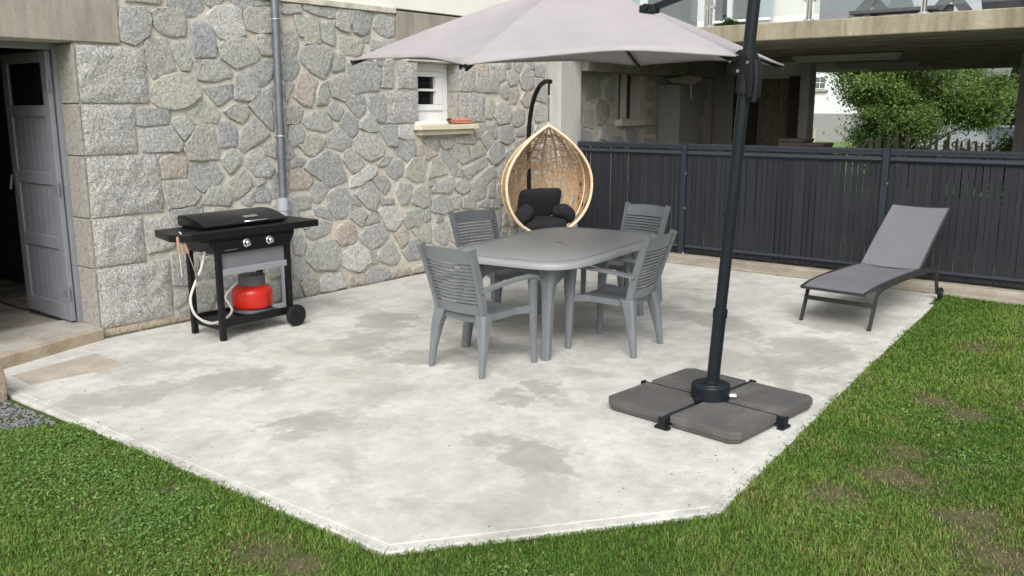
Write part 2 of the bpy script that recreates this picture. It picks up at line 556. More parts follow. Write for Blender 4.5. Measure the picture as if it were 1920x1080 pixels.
BARE = [(5.87, 4.55, .24), (5.79, 4.92, .16), (5.88, 5.82, .2), (5.70, 5.98, .16), (6.29, 4.24, .22), (5.68, 4.14, .16), (3.98, 2.05, .17), (4.19, 2.10, .13), (3.13, 2.19, .09), (5.62, 7.55, .2), (6.47, 3.95, .25), (6.15, 6.2, .14)]
def bare(x, y):
    m = 0
    for a, b, r in BARE:
        d = math.hypot(x - a, y - b) / r
        if d < 1.8:
            m = max(m, 1.25 - d)
    if m <= 0:
        return 0.0
    n = noise.noise((x * 7, y * 7, 3.1)) * .6 + noise.noise((x * 19, y * 19, 9.1)) * .4
    return min(1.0, max(0.0, m + n * .9))
PATIO = [(0.0, 2.29), (4.42, 2.36), (5.35, 3.59), (5.165, 6.0), (4.96, 8.9), (4.94, 9.45), (0.0, 9.45)]
def inside(p, poly):
    x, y = p
    c = False
    n = len(poly)
    for i in range(n):
        x1, y1 = poly[i]; x2, y2 = poly[(i + 1) % n]
        if (y1 > y) != (y2 > y) and x < (x2 - x1) * (y - y1) / (y2 - y1) + x1:
            c = not c
    return c
def lawn_z(x, y):
    return -.026 + .010 * noise.noise((x * 1.3, y * 1.3, 0))
mb = MB()
NX, NY = 170, 180
mb.grid(lambda u, v: (lerp(.6, 10.5, u), lerp(.2, 9.5, v), lawn_z(lerp(.6, 10.5, u), lerp(.2, 9.5, v))), NX, NY)
lawn = mb.build('lawn', M_lawn)
at = lawn.data.attributes.new('soil', 'FLOAT', 'POINT')
at.data.foreach_set('value', [bare(p[0], p[1]) for p in mb.v])
tag(lawn, 'patchy green lawn around the pale concrete patio', None, None, 'structure')

def inset(poly, d):
    n = len(poly); out = []
    for i in range(n):
        p0, p1, p2 = Vector(poly[i - 1]), Vector(poly[i]), Vector(poly[(i + 1) % n])
        a = (p1 - p0).normalized(); b = (p2 - p1).normalized()
        na = Vector((-a.y, a.x)); nb = Vector((-b.y, b.x))
        k = (na + nb).normalized()
        out.append(tuple(p1 + k * (d / max(.3, k.dot(na)))))
    return out
inner = inset(PATIO, .055)
mb = MB().prism(inner, -.12, 0)
patio = mb.build('patio', M_patio, bevel=.004)
tag(patio, 'pale blotchy concrete patio slab with a cut corner', None, None, 'structure')
mb = MB()
n = len(PATIO)
inn2 = inset(PATIO, .058)
for i in range(1, 5):
    a, b = Vector(PATIO[i - 1]), Vector(PATIO[i])
    c, d = inn2[i], inn2[i - 1]
    L = (b - a).length; nn = max(1, int(L / .07)); nrm = Vector(((b - a).y, -(b - a).x)) / L
    edge = [tuple(a.lerp(b, k / nn) + nrm * (.006 * noise.noise((a.lerp(b, k / nn).x * 9, a.lerp(b, k / nn).y * 9, 2)) - .008 * max(0, noise.noise((a.lerp(b, k / nn).x * 4, a.lerp(b, k / nn).y * 4, 5)) - .25) * (0 < k < nn))) for k in range(nn + 1)]
    mb.prism(edge + [c, d], -.12, -.006)
mb.build('border', M_patio, patio, bevel=.006)
mb = MB().prism([(.54, 2.49), (.87, 2.48), (.93, 3.13), (.44, 3.14)], -.02, .004)
mb.build('paving_tile', M_tile, patio, bevel=.002)

mb = MB()
mb.b2((.05, 9.46, -.12), (7.6, 9.72, .012))
mb.b2((.22, 9.722, -.12), (7.6, 10.0, .045))
tag(mb.build('kerb', M_kerb, bevel=.008), 'beige concrete kerb under the anthracite fence', None, None, 'structure')
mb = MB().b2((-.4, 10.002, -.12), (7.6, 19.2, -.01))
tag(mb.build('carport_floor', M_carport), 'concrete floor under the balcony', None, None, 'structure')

# ------------------------------------------------------------------ stone house
house = thing('stone_house', 'grey rubble stone house with white upper wall and granite quoins', 'house')
DY0, DY1, DZ = 2.36, 3.41, 2.32      # door opening
WY0, WY1, WZ0, WZ1 = 7.11, 7.76, 1.64, 2.31
mb = MB()
T = -.42
def wb(y0, y1, z0, z1):
    mb.b2((T, y0, z0), (0, y1, z1))
wb(.2, DY0, -.2, 2.78); wb(DY0, DY1, DZ, 2.78); wb(DY1, WY0, -.2, 2.78)
wb(WY0, WY1, -.2, WZ0); wb(WY0, WY1, WZ1, 2.78); wb(WY1, 11.2, -.2, 2.78)
wb(11.2, 11.8, -.2, 1.66); wb(11.2, 11.8, 2.29, 2.78); wb(11.8, 14.2, -.2, 2.78)
wall = mb.build('wall', M_mortar, house)

# outlines of the rubble stones on the wall face: along the wall and height, in centimetres; a letter marks an odd-coloured stone
STONES = """380 260,402 262,405 254,403 242,391 233,379 235,378 245;407 258,412 262,431 263,437 256,436 243,422 241,414 243,409 247;422 274,454 277,455 265,450 259,439 258,427 262,422 266;386 270,415 273,414 266,386 266;456 277,475 278,473 272,464 268,458 270;P458 260,466 267,483 270,490 266,494 247,479 241,469 242,462 252;480 279,505 281,504 271,489 267,486 270;507 281,525 283,524 274,507 272;494 265,502 270,524 271,523 251,510 249,495 251;B443 253,452 254,461 250,464 237,463 227,444 225,441 232,441 242;396 230,401 237,421 239,421 230,425 214,404 207,400 216;422 235,434 238,439 222,437 215,430 214,425 223;442 221,467 225,478 214,477 209,461 206,446 206;467 234,472 239,490 243,502 240,508 229,504 224,484 217,469 225;506 246,523 249,523 230,512 230,508 235;501 218,513 226,523 224,521 211,512 202,506 201;G401 198,411 207,427 211,441 209,445 193,433 185,421 182,407 184,400 189;449 199,477 203,477 193,463 184;482 211,496 216,503 207,505 196,496 190,480 190;510 198,521 203,520 163,516 163,494 184,502 193;389 182,416 183,414 170,401 169,387 169;389 165,415 167,425 153,422 147,389 147;417 170,421 175,431 175,438 166,427 156;G433 178,449 188,459 184,463 177,460 170,439 169;426 149,441 167,455 168,457 156,461 146,459 139,431 139;B462 168,469 171,479 166,478 149,463 149;468 179,479 186,491 184,494 178,486 170,476 173;483 160,497 172,514 160,502 151,486 144,482 147;506 148,520 152,521 136,511 141;462 138,473 147,482 141,481 134,469 126,464 133;R404 140,414 144,428 139,427 125,405 125;431 134,455 136,463 123,457 117,442 111,430 122;487 137,498 146,509 138,517 126,512 120,498 121,490 130;466 116,483 130,493 117,487 108,474 102;404 121,427 121,439 109,431 101,408 99,406 107;440 100,448 113,459 115,470 102,468 97;B496 110,504 113,512 108,511 97,496 98;537 277,556 278,557 271,545 269,539 268,536 268;561 278,578 279,601 277,599 268,590 268,578 270,562 273;603 278,622 278,618 267,615 256,605 258,600 261,601 271;622 277,651 278,642 257,634 254,623 256,620 266;650 268,655 276,677 272,677 257,669 254,657 257,649 262;G549 267,577 266,579 244,561 243,560 249,555 249,551 256;581 262,597 265,597 242,582 246;G600 250,612 252,634 246,630 235,618 234,608 236,604 242;645 250,674 252,674 244,645 240;536 248,545 256,552 244,550 234,545 230,535 231;555 238,571 241,592 239,589 222,582 210,567 216,555 226;594 235,608 235,608 220,593 217;535 228,549 229,553 221,547 212,542 207,534 209;647 228,675 231,673 225,657 225;R547 201,552 212,560 216,573 207,565 185,556 185,545 193;572 195,576 204,583 208,586 194,584 187,571 185;587 208,603 215,609 214,613 195,607 189,592 194;613 226,648 228,657 220,653 201,617 196,614 212;659 226,675 227,673 204,658 204;586 183,592 189,605 181,600 171,591 172,585 179;609 186,614 194,632 195,636 181,625 172;639 194,660 196,660 168,651 168,639 184;600 165,603 175,610 178,623 169,623 159,615 153;625 166,638 177,645 174,649 160,639 158,626 163;535 182,544 185,555 180,551 171,546 168,535 168;552 171,568 179,580 179,588 171,590 164,582 160,560 163,554 168;537 165,550 166,556 156,551 150,540 147,536 153;G548 147,560 157,571 157,580 150,577 143,565 138,557 139;581 153,594 163,604 161,614 149,612 145,601 141,583 145;616 149,628 157,649 156,657 142,655 134,637 129,623 137;653 160,659 164,677 165,678 143,665 143;P680 163,701 164,702 149,690 150,681 152;536 205,544 206,539 194,536 187,535 189;673 143,690 150,703 145,704 132,692 126,674 135;554 126,558 132,582 141,595 136,600 125,608 110,593 108,584 105,567 117,557 122;602 131,603 139,614 143,630 127,624 119,613 118;P611 113,634 123,646 119,643 114,626 106,611 103;648 125,658 134,669 132,662 124,651 122;659 119,670 128,684 126,684 111,673 108,666 111;G690 118,699 128,717 128,718 102,700 104,691 110;R536 122,545 126,557 120,562 113,556 106,545 106,536 105;560 103,566 110,576 110,581 103,570 91,561 93;579 97,589 104,603 102,611 88,602 73,590 72,581 85;539 97,544 100,558 98,558 87,544 86;608 72,607 84,616 82,632 74,623 62;617 95,625 106,637 108,650 93,643 77,632 81;640 110,658 112,668 101,659 92,650 99;P647 75,655 79,671 78,683 65,672 53,661 55;674 94,679 103,696 101,699 93,692 81,682 80;700 93,713 98,725 94,726 76,714 74,698 80;687 70,709 74,717 67,709 54,691 53,686 59;562 85,578 86,585 72,565 79;649 89,669 87,671 82,653 82;536 132,544 138,554 133,548 128,538 127;551 65,568 72,585 69,583 59,569 57,559 56,553 60;R590 63,603 68,614 62,617 52,610 46,595 46,589 51;620 51,631 60,651 62,660 49,653 41,636 36,622 46;550 43,555 52,582 52,590 46,591 34,586 23,561 25,551 35;P595 35,609 42,617 44,630 34,633 24,619 15,604 20,594 25;643 24,648 35,665 41,671 34,677 23,672 16,663 16,653 20;R669 48,679 54,690 50,688 39,679 34;682 27,691 37,703 40,714 31,719 16,691 17;G696 49,711 57,728 53,727 33,709 38;535 60,545 63,551 52,546 43,536 44;534 38,544 40,552 28,546 18,534 18;G542 12,551 21,559 21,563 6,557 0,548 -1;P566 11,571 20,593 17,600 3,583 1,567 1;R605 1,606 12,623 12,626 -1;626 11,638 16,658 13,661 4,650 0,629 0;R653 0,666 9,690 9,692 1,668 1;R695 6,716 11,719 2,696 1;633 25,633 33,641 34,642 22,636 21;716 146,726 150,741 148,744 140,741 133,729 140;744 148,766 148,762 139,751 137,745 142;771 149,791 152,806 145,801 141,772 143;802 161,817 165,826 153,807 145;813 147,827 155,838 143,827 133;823 163,843 165,845 147,837 145,829 154;849 159,872 161,879 145,866 139,851 142;829 132,840 142,857 138,859 124,848 115,836 115,827 124;765 136,770 141,789 139,795 122,783 118,773 125;G794 138,818 139,824 130,815 127,798 123;781 112,821 126,828 117,793 100,787 104;745 131,759 136,770 125,773 114,767 103;G725 111,731 126,742 128,756 110,725 105;R705 142,714 145,739 133,724 126,707 131;730 93,736 99,763 105,767 93,758 87,731 89;767 95,777 102,792 97,793 88,782 84,771 88;796 93,816 104,823 93,822 77,806 73,797 83;817 105,836 114,843 102,830 96,825 93;827 88,841 98,842 74,828 77;759 80,776 83,776 68,766 68;779 77,794 82,805 71,798 65,781 67;811 68,823 75,831 71,829 64,808 65;730 80,744 85,756 79,763 68,747 63,729 68;833 72,844 71,849 61,833 60;R806 230,830 232,829 218,815 219,806 222;805 218,832 216,849 209,846 196,840 194,826 195,805 203;832 230,860 233,861 217,849 212,835 215;864 224,874 227,886 223,884 212,871 209,866 215;853 208,866 213,868 205,866 194,858 194,853 199;R868 204,883 207,889 199,883 188,870 188;889 215,895 227,916 227,916 208,904 203,893 207;920 235,941 237,941 220,921 222;919 218,938 218,927 204,921 202;R892 191,899 201,918 200,911 184,901 183;G824 191,837 193,841 184,837 171,823 171;840 172,844 186,857 189,871 182,868 166,848 163;874 177,884 182,899 179,898 164,886 159,877 161;905 179,913 182,912 164,907 163;881 155,898 159,905 153,898 148,884 148"""
TINT = {'R': M_stone_red, 'G': M_stone_green, 'P': M_stone_pale, 'B': M_stone_blue}
TRACED = []
for q in STONES.split(';'):
    tn = q[0] if q[0].isalpha() else ''
    TRACED.append((tn, [tuple(int(c) / 100 for c in p.split()) for p in q[len(tn):].split(',')]))
QZ = [2.31, 1.86, 1.46, .97, .57, .07]
QR = [3.98, 3.85, 4.04, 3.84, 4.05]
WQ = [(6.80, 7.11, 2.02, 2.31), (6.63, 7.11, 1.66, 2.01), (7.76, 8.06, 2.005, 2.30), (7.76, 8.23, 1.66, 1.995)]
EXC = [(DY1 - 2, QR[i], QZ[i + 1], QZ[i]) for i in range(5)] + [(q[0], q[1], q[2], q[3]) for q in WQ]
EXC += [(WY0, WY1, WZ0, WZ1), (6.80, 8.16, 2.47, 2.9), (7.02, 8.0, 1.52, 1.66), (1.0, 3.78, 2.32, 2.9), (11.1, 11.95, 1.53, 2.35), (6.9, 8.1, 2.29, 2.5)]
def in_exc(y, z, m=0):
    return any(a - m < y < b + m and c - m < z < d + m for a, b, c, d in EXC)
def dist_out(p, poly):
    """how far p lies outside the convex hull-ish polygon, by its best separating edge: (distance, nx, ny, d)"""
    n = len(poly)
    sa = sum(poly[i][0] * poly[(i + 1) % n][1] - poly[(i + 1) % n][0] * poly[i][1] for i in range(n))
    best = (-9, 0, 0, 0)
    for i in range(n):
        a, b = poly[i], poly[(i + 1) % n]
        dx, dy = b[0] - a[0], b[1] - a[1]
        L = math.hypot(dx, dy)
        if L < .004:
            continue
        nx, ny = (dy / L, -dx / L) if sa > 0 else (-dy / L, dx / L)
        m = max(q[0] * nx + q[1] * ny for q in poly)
        d = p[0] * nx + p[1] * ny - m
        if d > best[0]:
            best = (d, nx, ny, m)
    return best
cells = []
TB = [(min(p[0] for p in q), max(p[0] for p in q), min(p[1] for p in q), max(p[1] for p in q), q) for _, q in TRACED]
for lo_, hi_, tries in ((.19, .30, 7000), (.09, .17, 7000)):   # rubble between the outlined stones
    for k in range(tries):
        y = rnd.uniform(3.7, 13.9 if hi_ > .2 else 9.4); z = rnd.uniform(.02, 2.75)
        s = rnd.uniform(lo_, hi_)
        if in_exc(y, z, .04) or 9.4 < y < 9.95:
            continue
        if any(abs(y - a) < (w + s) * .5 and abs(z - b) < (h + s) * .5 for (a, b, w, h) in cells):
            continue
        if any(a - s * .5 < y < b + s * .5 and c - s * .5 < z < d + s * .5 and dist_out((y, z), q)[0] < s * .42 for a, b, c, d, q in TB):
            continue
        cells.append((y, z, s * 1.25, s * 1.1))
def clip(poly, nx, ny, d):
    out = []
    for i in range(len(poly)):
        p, q = poly[i], poly[(i + 1) % len(poly)]
        a = p[0] * nx + p[1] * ny - d; b = q[0] * nx + q[1] * ny - d
        if a <= 0:
            out.append(p)
        if (a < 0) != (b < 0) and abs(a - b) > 1e-12:
            t = a / (a - b)
            out.append((p[0] + (q[0] - p[0]) * t, p[1] + (q[1] - p[1]) * t))
    return out
def area(p):
    return abs(sum(p[i][0] * p[(i + 1) % len(p)][1] - p[(i + 1) % len(p)][0] * p[i][1] for i in range(len(p)))) / 2
def stone_polys():
    res = []
    for i, (y, z, w, h) in enumerate(cells):
        a = rnd.uniform(-.55, .55)
        ca, sa = math.cos(a), math.sin(a)
        k = .585
        e = rnd.uniform(.22, .42)
        base = []
        for sx, sy in ((1, 1), (-1, 1), (-1, -1), (1, -1)):     # chamfered box turned a little
            cx = k * w * sx; cz = k * h * sy
            c1 = rnd.choice((.04, .1, .2, .5)); c2 = rnd.choice((.04, .12, .25, .6))
            pts = [(cx, cz - sy * h * k * c1), (cx - sx * w * k * c2, cz)]
            if sx * sy < 0:
                pts.reverse()
            base += pts
        poly = [(y + p[0] * math.cos(a * .5) - p[1] * math.sin(a * .5), z + p[0] * math.sin(a * .5) + p[1] * math.cos(a * .5)) for p in base]
        ri = w * h / 4
        for j, (y2, z2, w2, h2) in enumerate(cells):
            if j == i or abs(y2 - y) > .75 or abs(z2 - z) > .75:
                continue
            dx, dz = y2 - y, z2 - z
            L = math.hypot(dx, dz)
            rj = w2 * h2 / 4
            dd = (L * L + ri - rj) / (2 * L)
            nx, nz = dx / L, dz / L
            poly = clip(poly, nx, nz, y * nx + z * nz + dd - rnd.uniform(.005, .021))
            if len(poly) < 3:
                break
        if len(poly) < 3:
            continue
        for a0, a1, c0, c1, q in TB:
            if a0 < y + w and a1 > y - w and c0 < z + h and c1 > z - h and len(poly) > 2:
                d, nx, nz, m = dist_out((y, z), q)
                poly = clip(poly, -nx, -nz, -m - .014)
        if len(poly) < 3:
            continue
        for (a0, a1, c0, c1) in EXC:
            ys = [p[0] for p in poly]; zs = [p[1] for p in poly]
            if min(ys) < a1 and max(ys) > a0 and min(zs) < c1 and max(zs) > c0:
                best = max((clip(poly, *q) for q in ((1, 0, a0 - .012), (-1, 0, -a1 - .012), (0, 1, c0 - .012), (0, -1, -c1 - .012))), key=lambda p: area(p) if len(p) > 2 else 0)
                poly = best
                if len(poly) < 3:
                    break
        if len(poly) < 3:
            continue
        poly = clip(poly, 0, 1, 2.765)
        poly = clip(poly, 0, -1, 0.0) if len(poly) > 2 else poly
        if y < 9.5:
            poly = clip(poly, 1, 0, 9.44) if len(poly) > 2 else poly
        else:
            poly = clip(poly, -1, 0, -9.95) if len(poly) > 2 else poly
        if len(poly) > 2 and area(poly) > .0025:
            # drop near-duplicate points
            q = [p for m, p in enumerate(poly) if math.hypot(p[0] - poly[m - 1][0], p[1] - poly[m - 1][1]) > .012]
            if len(q) > 2:
                res.append((i, q))
    return res
def stone_mesh(poly, seed, traced=False):
    pts = []
    n = len(poly)
    cy = sum(p[0] for p in poly) / n; cz = sum(p[1] for p in poly) / n
    for i in range(n):
        p, q = poly[i], poly[(i + 1) % n]
        L = math.hypot(q[0] - p[0], q[1] - p[1])
        m = max(1, min(4, int(L / .05)))
        for k in range(m):
            t = (k + (.12 if k == 0 and m > 1 else 0)) / m
            y = p[0] + (q[0] - p[0]) * t; z = p[1] + (q[1] - p[1]) * t
            j = .006 if traced else .010
            pts.append((y + noise.noise((y * 23, z * 23, seed)) * j * 1.5, z + noise.noise((y * 23, z * 23, seed + 50)) * j * 1.5))
    N = len(pts)
    h = (.011 if traced else .007) + .017 * ((seed * .6180339) % 1)
    ty, tz = noise.noise((seed * 1.7, 1.3, 1)) * .13, noise.noise((seed * 1.7, 2.3, 7)) * .13
    vs = []
    for s, x in ((0.0, -.012), (.001, h * .80), (.006, h), (.03, h * 1.06)):
        for (y, z) in pts:
            dd = math.hypot(y - cy, z - cz) + 1e-6
            kk = 1 - min(.6, s / dd)
            yy = cy + (y - cy) * kk; zz = cz + (z - cz) * kk
            xx = x
            if x > 0:
                xx = x + (yy - cy) * ty + (zz - cz) * tz + noise.noise((yy * 18, zz * 18, seed)) * .009
                xx = max(-.004, xx)
            vs.append((xx, yy, zz))
    fs = []
    for r in range(3):
        for i in range(N):
            j = (i + 1) % N
            fs.append((r * N + i, r * N + j, (r + 1) * N + j, (r + 1) * N + i))
    vs.append((h * 1.05, cy, cz))
    fs += [(3 * N + i, 3 * N + (i + 1) % N, 4 * N) for i in range(N)]
    me = bpy.data.meshes.new('stone')
    me.from_pydata(vs, [], fs)
    me.shade_smooth()
    me.set_sharp_from_angle(angle=rad(38))
    return me
for i, (tn, poly) in enumerate(TRACED):
    cy_ = sum(p[0] for p in poly) / len(poly); cz_ = sum(p[1] for p in poly) / len(poly)
    if in_exc(cy_, cz_, -.03):
        continue
    poly = [(p[0], min(2.768, max(.0, p[1]))) for p in poly]
    for (a0, a1, c0, c1) in EXC:
        ys = [p[0] for p in poly]; zs = [p[1] for p in poly]
        if len(poly) > 2 and min(ys) < a1 and max(ys) > a0 and min(zs) < c1 and max(zs) > c0:
            poly = max((clip(poly, *q) for q in ((1, 0, a0 - .01), (-1, 0, -a1 - .01), (0, 1, c0 - .01), (0, -1, -c1 - .01))), key=lambda p: area(p) if len(p) > 2 else 0)
    if len(poly) > 2 and area(poly) > .001:
        mx = sum(p[0] for p in poly) / len(poly); mz = sum(p[1] for p in poly) / len(poly)
        poly = [(mx + (p[0] - mx) * (1 + .015 / max(.03, math.hypot(p[0] - mx, p[1] - mz))), mz + (p[1] - mz) * (1 + .015 / max(.03, math.hypot(p[0] - mx, p[1] - mz)))) for p in poly]
        ob('stone', stone_mesh(poly, i + 1.37, True), TINT.get(tn, M_stone), wall)
SP = stone_polys()
SP.sort(key=lambda t: -area(t[1]) * (1 if t[1][0][0] < 9.5 else .3))
nk = 295 - len([o for o in wall.children if o.name.startswith('stone')])
keep, rest = SP[:nk], SP[nk:]
for i, poly in keep:
    ob('stone', stone_mesh(poly, i + 301.37), M_stone, wall)
if rest:
    mb = MB()
    for i, poly in rest:
        me = stone_mesh(poly, i + 301.37)
        mb.add([v.co for v in me.vertices], [tuple(p.vertices) for p in me.polygons])
        bpy.data.meshes.remove(me)
    tag(mb.build('rubble', M_stone, wall, smooth=38), kind='stuff')

def quoin(name, y0, y1, z0, z1, parent, mat=M_quoin, amp=.026, seed=0, g=.008, base=.018):
    m = MB()
    ny, nz = max(4, int((y1 - y0) / .035)), max(4, int((z1 - z0) / .035))
    y0 += g; y1 -= g; z0 += g; z1 -= g
    def fn(u, v):
        y, z = lerp(y0, y1, u), lerp(z0, z1, v)
        e = min(min(u, 1 - u) * (y1 - y0), min(v, 1 - v) * (z1 - z0))
        k = min(1, e / .05)
        nn = noise.noise((y * 9, z * 9, seed)) * .6 + noise.noise((y * 24, z * 24, seed)) * .5
        return (base + k * (amp * (.55 + nn)), y + (1 - k) * noise.noise((y * 14, z * 14, seed)) * .008, z + (1 - k) * noise.noise((z * 14, y * 14, seed + 3)) * .008)
    m.grid(fn, ny, nz)
    w = ny + 1
    border = [i for i in range(w)] + [j * w + ny for j in range(1, nz + 1)] + [nz * w + i for i in range(ny - 1, -1, -1)] + [j * w for j in range(nz - 1, 0, -1)]
    o = len(m.v)
    m.v += [(-.012, m.v[i][1], m.v[i][2]) for i in border]
    nb = len(border)
    m.f += [(border[(k + 1) % nb], border[k], o + k, o + (k + 1) % nb) for k in range(nb)]
    return m.build(name, mat, parent, smooth=50)
for i in range(5):
    quoin('quoin', DY1, QR[i], QZ[i + 1], QZ[i], wall, seed=i * 3.7)
    MB().b2((-.235, DY1 - .022, QZ[i + 1] + .005), (.012, DY1 - .001, QZ[i] - .005)).build('jamb_stone', M_jamb, wall, bevel=.004)
quoin('plinth_stone', DY1, 3.72, .0, .07, wall, M_plinth, .012, 5)
quoin('plinth_stone', 3.73, 4.3, .0, .06, wall, M_plinth, .012, 8)
for i, q in enumerate(WQ):
    quoin('quoin', *q, wall, seed=20 + i * 2.3, amp=.016)
for z0, z1 in ((1.66, 1.995), (2.005, 2.30)):
    MB().b2((-.15, WY1 - .014, z0), (.010, WY1 - .001, z1)).build('jamb_stone', M_jamb, wall, bevel=.003)
# door and window heads, ledge, upper wall
MB().b2((-.3, 1.4, 2.325), (.028, 3.77, 2.775)).build('door_lintel', M_lintel, house, bevel=.006)
MB().b2((-.1, 6.80, 2.48), (.022, 8.15, 2.815)).build('window_lintel', M_lintel, house, bevel=.004)
MB().b2((-.12, 6.95, 2.315), (.03, 7.95, 2.352)).build('window_head', M_ledge, house, bevel=.004)
MB().b2((-.2, .2, 2.782), (.035, 6.795, 2.838)).build('ledge', M_ledge, house, bevel=.006)
mb = MB()
mb.b2((T, .2, 2.84), (0.0, 9.6, 5.6))
mb.b2((-4.5, .2, 5.602), (0.25, 14.0, 5.8))
mb.b2((-4.5, -.1, -.2), (-.45, .19, 5.6))
mb.b2((-4.6, .2, -.2), (-4.4, 14, 5.6))
mb.build('upper_wall', M_render, house, bevel=.004)
# little window in the deep reveal
win = MB()
X0 = -.165
for (y0, y1, z0, z1, dx) in ((7.0, 7.78, 1.645, 1.79, 0), (7.0, 7.78, 2.22, 2.31, 0), (7.66, 7.78, 1.79, 2.22, 0), (7.0, 7.10, 1.79, 2.22, 0)):
    win.b2((X0 - .06, y0, z0), (X0 + .01, y1, z1))
win = win.build('window', M_white, house, bevel=.006)
fr = MB()
for (y0, y1, z0, z1) in ((7.10, 7.66, 1.792, 1.86), (7.10, 7.66, 2.165, 2.218), (7.55, 7.658, 1.862, 2.163), (7.10, 7.16, 1.862, 2.163), (7.16, 7.55, 2.005, 2.032)):
    fr.b2((X0 - .05, y0, z0), (X0 + .025, y1, z1))
fr.build('sash', M_white, win, bevel=.005)
for z0, z1 in ((1.86, 2.006), (2.03, 2.166)):
    MB().b2((X0 - .03, 7.155, z0), (X0 - .022, 7.552, z1)).build('pane', M_blackglass, win)
MB().b2((X0 + .01, 7.05, 1.64), (.02, 7.62, 1.68)).build('inner_sill', M_white, win, bevel=.004)
sill = MB().b2((-.16, 7.03, 1.585), (.13, 7.98, 1.638))
sill.b2((-.02, 7.08, 1.53), (.085, 7.93, 1.584))
sill.build('window_sill', M_sill, house, bevel=.006)
til = MB()
for i in range(2):
    a = 0.0
    til.grid(lambda u, v: (-.02 + .12 * u - .02 * i, 7.56 + .34 * v + .03 * i, 1.640 + .03 * math.sin(PI * u) + .024 * i), 8, 2)
    til.grid(lambda u, v: (.10 - .12 * u - .02 * i, 7.56 + .34 * v + .03 * i, 1.656 + .03 * math.sin(PI * u) + .024 * i), 8, 2)
tag(til.build('roof_tile', M_terra, smooth=50), 'broken terracotta tiles lying on the cream window sill', 'roof tile')

# rainwater pipe
pp = MB().tube([(.085, 5.205, .93), (.085, 5.215, 1.6), (.085, 5.25, 5.5)], .037, 16)
pipe = pp.build('drainpipe', M_zinc, house, smooth=40)
MB().tube([(.085, 5.19, -.02), (.085, 5.203, .90)], .046, 16).tube([(.085, 5.203, .88), (.085, 5.205, 1.0)], .055, 16).build('lower_pipe', M_pvc, pipe, smooth=40)
for z, py in ((2.61, 5.2275), (1.57, 5.2145)):
    MB().tube([(.085 + .042 * math.cos(t), py + .042 * math.sin(t), z) for t in [k * PI / 8 for k in range(16)]], .006, 6, True).box((.03, py, z), (.07, .012, .012)).box((.085, py + .052, z), (.012, .03, .02)).build('pipe_bracket', M_inox, pipe)

# doorway
fr = MB()
fr.b2((-.30, 3.355, .10), (-.236, 3.41, 2.32)); fr.b2((-.30, DY0, .10), (-.236, DY0 + .05, 2.32)); fr.b2((-.30, DY0 + .05, 2.27), (-.236, 3.354, 2.32))
fr.build('door_frame', M_doorgrey, house, bevel=.004)
door = MB()
HX, LX, YB, YF = -.262, -1.06, 3.345, 3.305      # hinge side, free side, back, front of the leaf
def dbox(m, x0, x1, z0, z1, y0=YF, y1=YB):
    m.b2((min(x0, x1), y0, z0), (max(x0, x1), y1, z1))
dbox(door, HX, HX - .10, .115, 2.265); dbox(door, LX, LX + .10, .115, 2.265)
for z0, z1 in ((.115, .25), (.70, .80), (1.22, 1.32), (1.76, 1.85), (2.18, 2.265)):
    dbox(door, HX - .101, LX + .101, z0, z1)
door = door.build('door', M_doorgrey, house, bevel=.005)
for z0, z1 in ((.25, .70), (.80, 1.22), (1.32, 1.76)):
    nx = 6
    w = (HX - .102 - LX - .102) / nx
    for k in range(nx):
        dbox(q := MB(), LX + .102 + k * w + .001, LX + .102 + (k + 1) * w - .001, z0 - .002, z1 + .002, YF + .014, YB - .008)
        q.build('plank', M_doorgrey, door, bevel=.003)
dbox(q := MB(), HX - .1, LX + .1, 1.85, 2.18, YF + .016, YF + .022)
q.build('pane', M_blackglass, door)
for z in (.35, 1.2, 2.0):
    MB().tube([(HX + .012, YF - .004, z - .05), (HX + .012, YF - .004, z + .05)], .010, 8).b2((HX - .07, YF - .006, z - .03), (HX, YF - .001, z + .03)).build('hinge', M_steelgrey, door)
MB().tube([(LX + .05, YF - .05, 1.16), (LX + .05, YF - .03, 1.28)], .01, 8).b2((LX + .03, YF - .008, 1.12), (LX + .07, YF - .001, 1.32)).build('door_handle', M_steelgrey, door)
st = MB().prism([(-.45, 1.6), (.58, 1.6), (.335, 2.5), (.075, 3.40), (-.45, 3.385)], -.05, .095)
st.build('door_step', M_step, house, bevel=.012)
MB().prism([(-.45, 1.62), (.55, 1.62), (.30, 2.49), (.045, 3.385), (-.45, 3.385)], .09, .099).build('step_tread', M_flagtop, house, bevel=.003)
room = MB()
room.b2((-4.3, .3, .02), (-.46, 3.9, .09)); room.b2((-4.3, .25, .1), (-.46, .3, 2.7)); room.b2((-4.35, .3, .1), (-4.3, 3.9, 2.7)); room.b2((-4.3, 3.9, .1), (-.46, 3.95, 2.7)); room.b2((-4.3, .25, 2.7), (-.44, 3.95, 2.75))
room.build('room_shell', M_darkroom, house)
fl = rnd
yy = 1.2
k = 0
for r in range(5):
    xx = -.47
    while xx > -3.4:
        w = fl.uniform(.45, .75)
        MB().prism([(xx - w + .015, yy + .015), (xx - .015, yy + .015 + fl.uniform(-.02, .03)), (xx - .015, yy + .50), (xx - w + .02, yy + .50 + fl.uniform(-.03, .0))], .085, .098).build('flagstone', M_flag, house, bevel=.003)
        xx -= w
    yy += .53
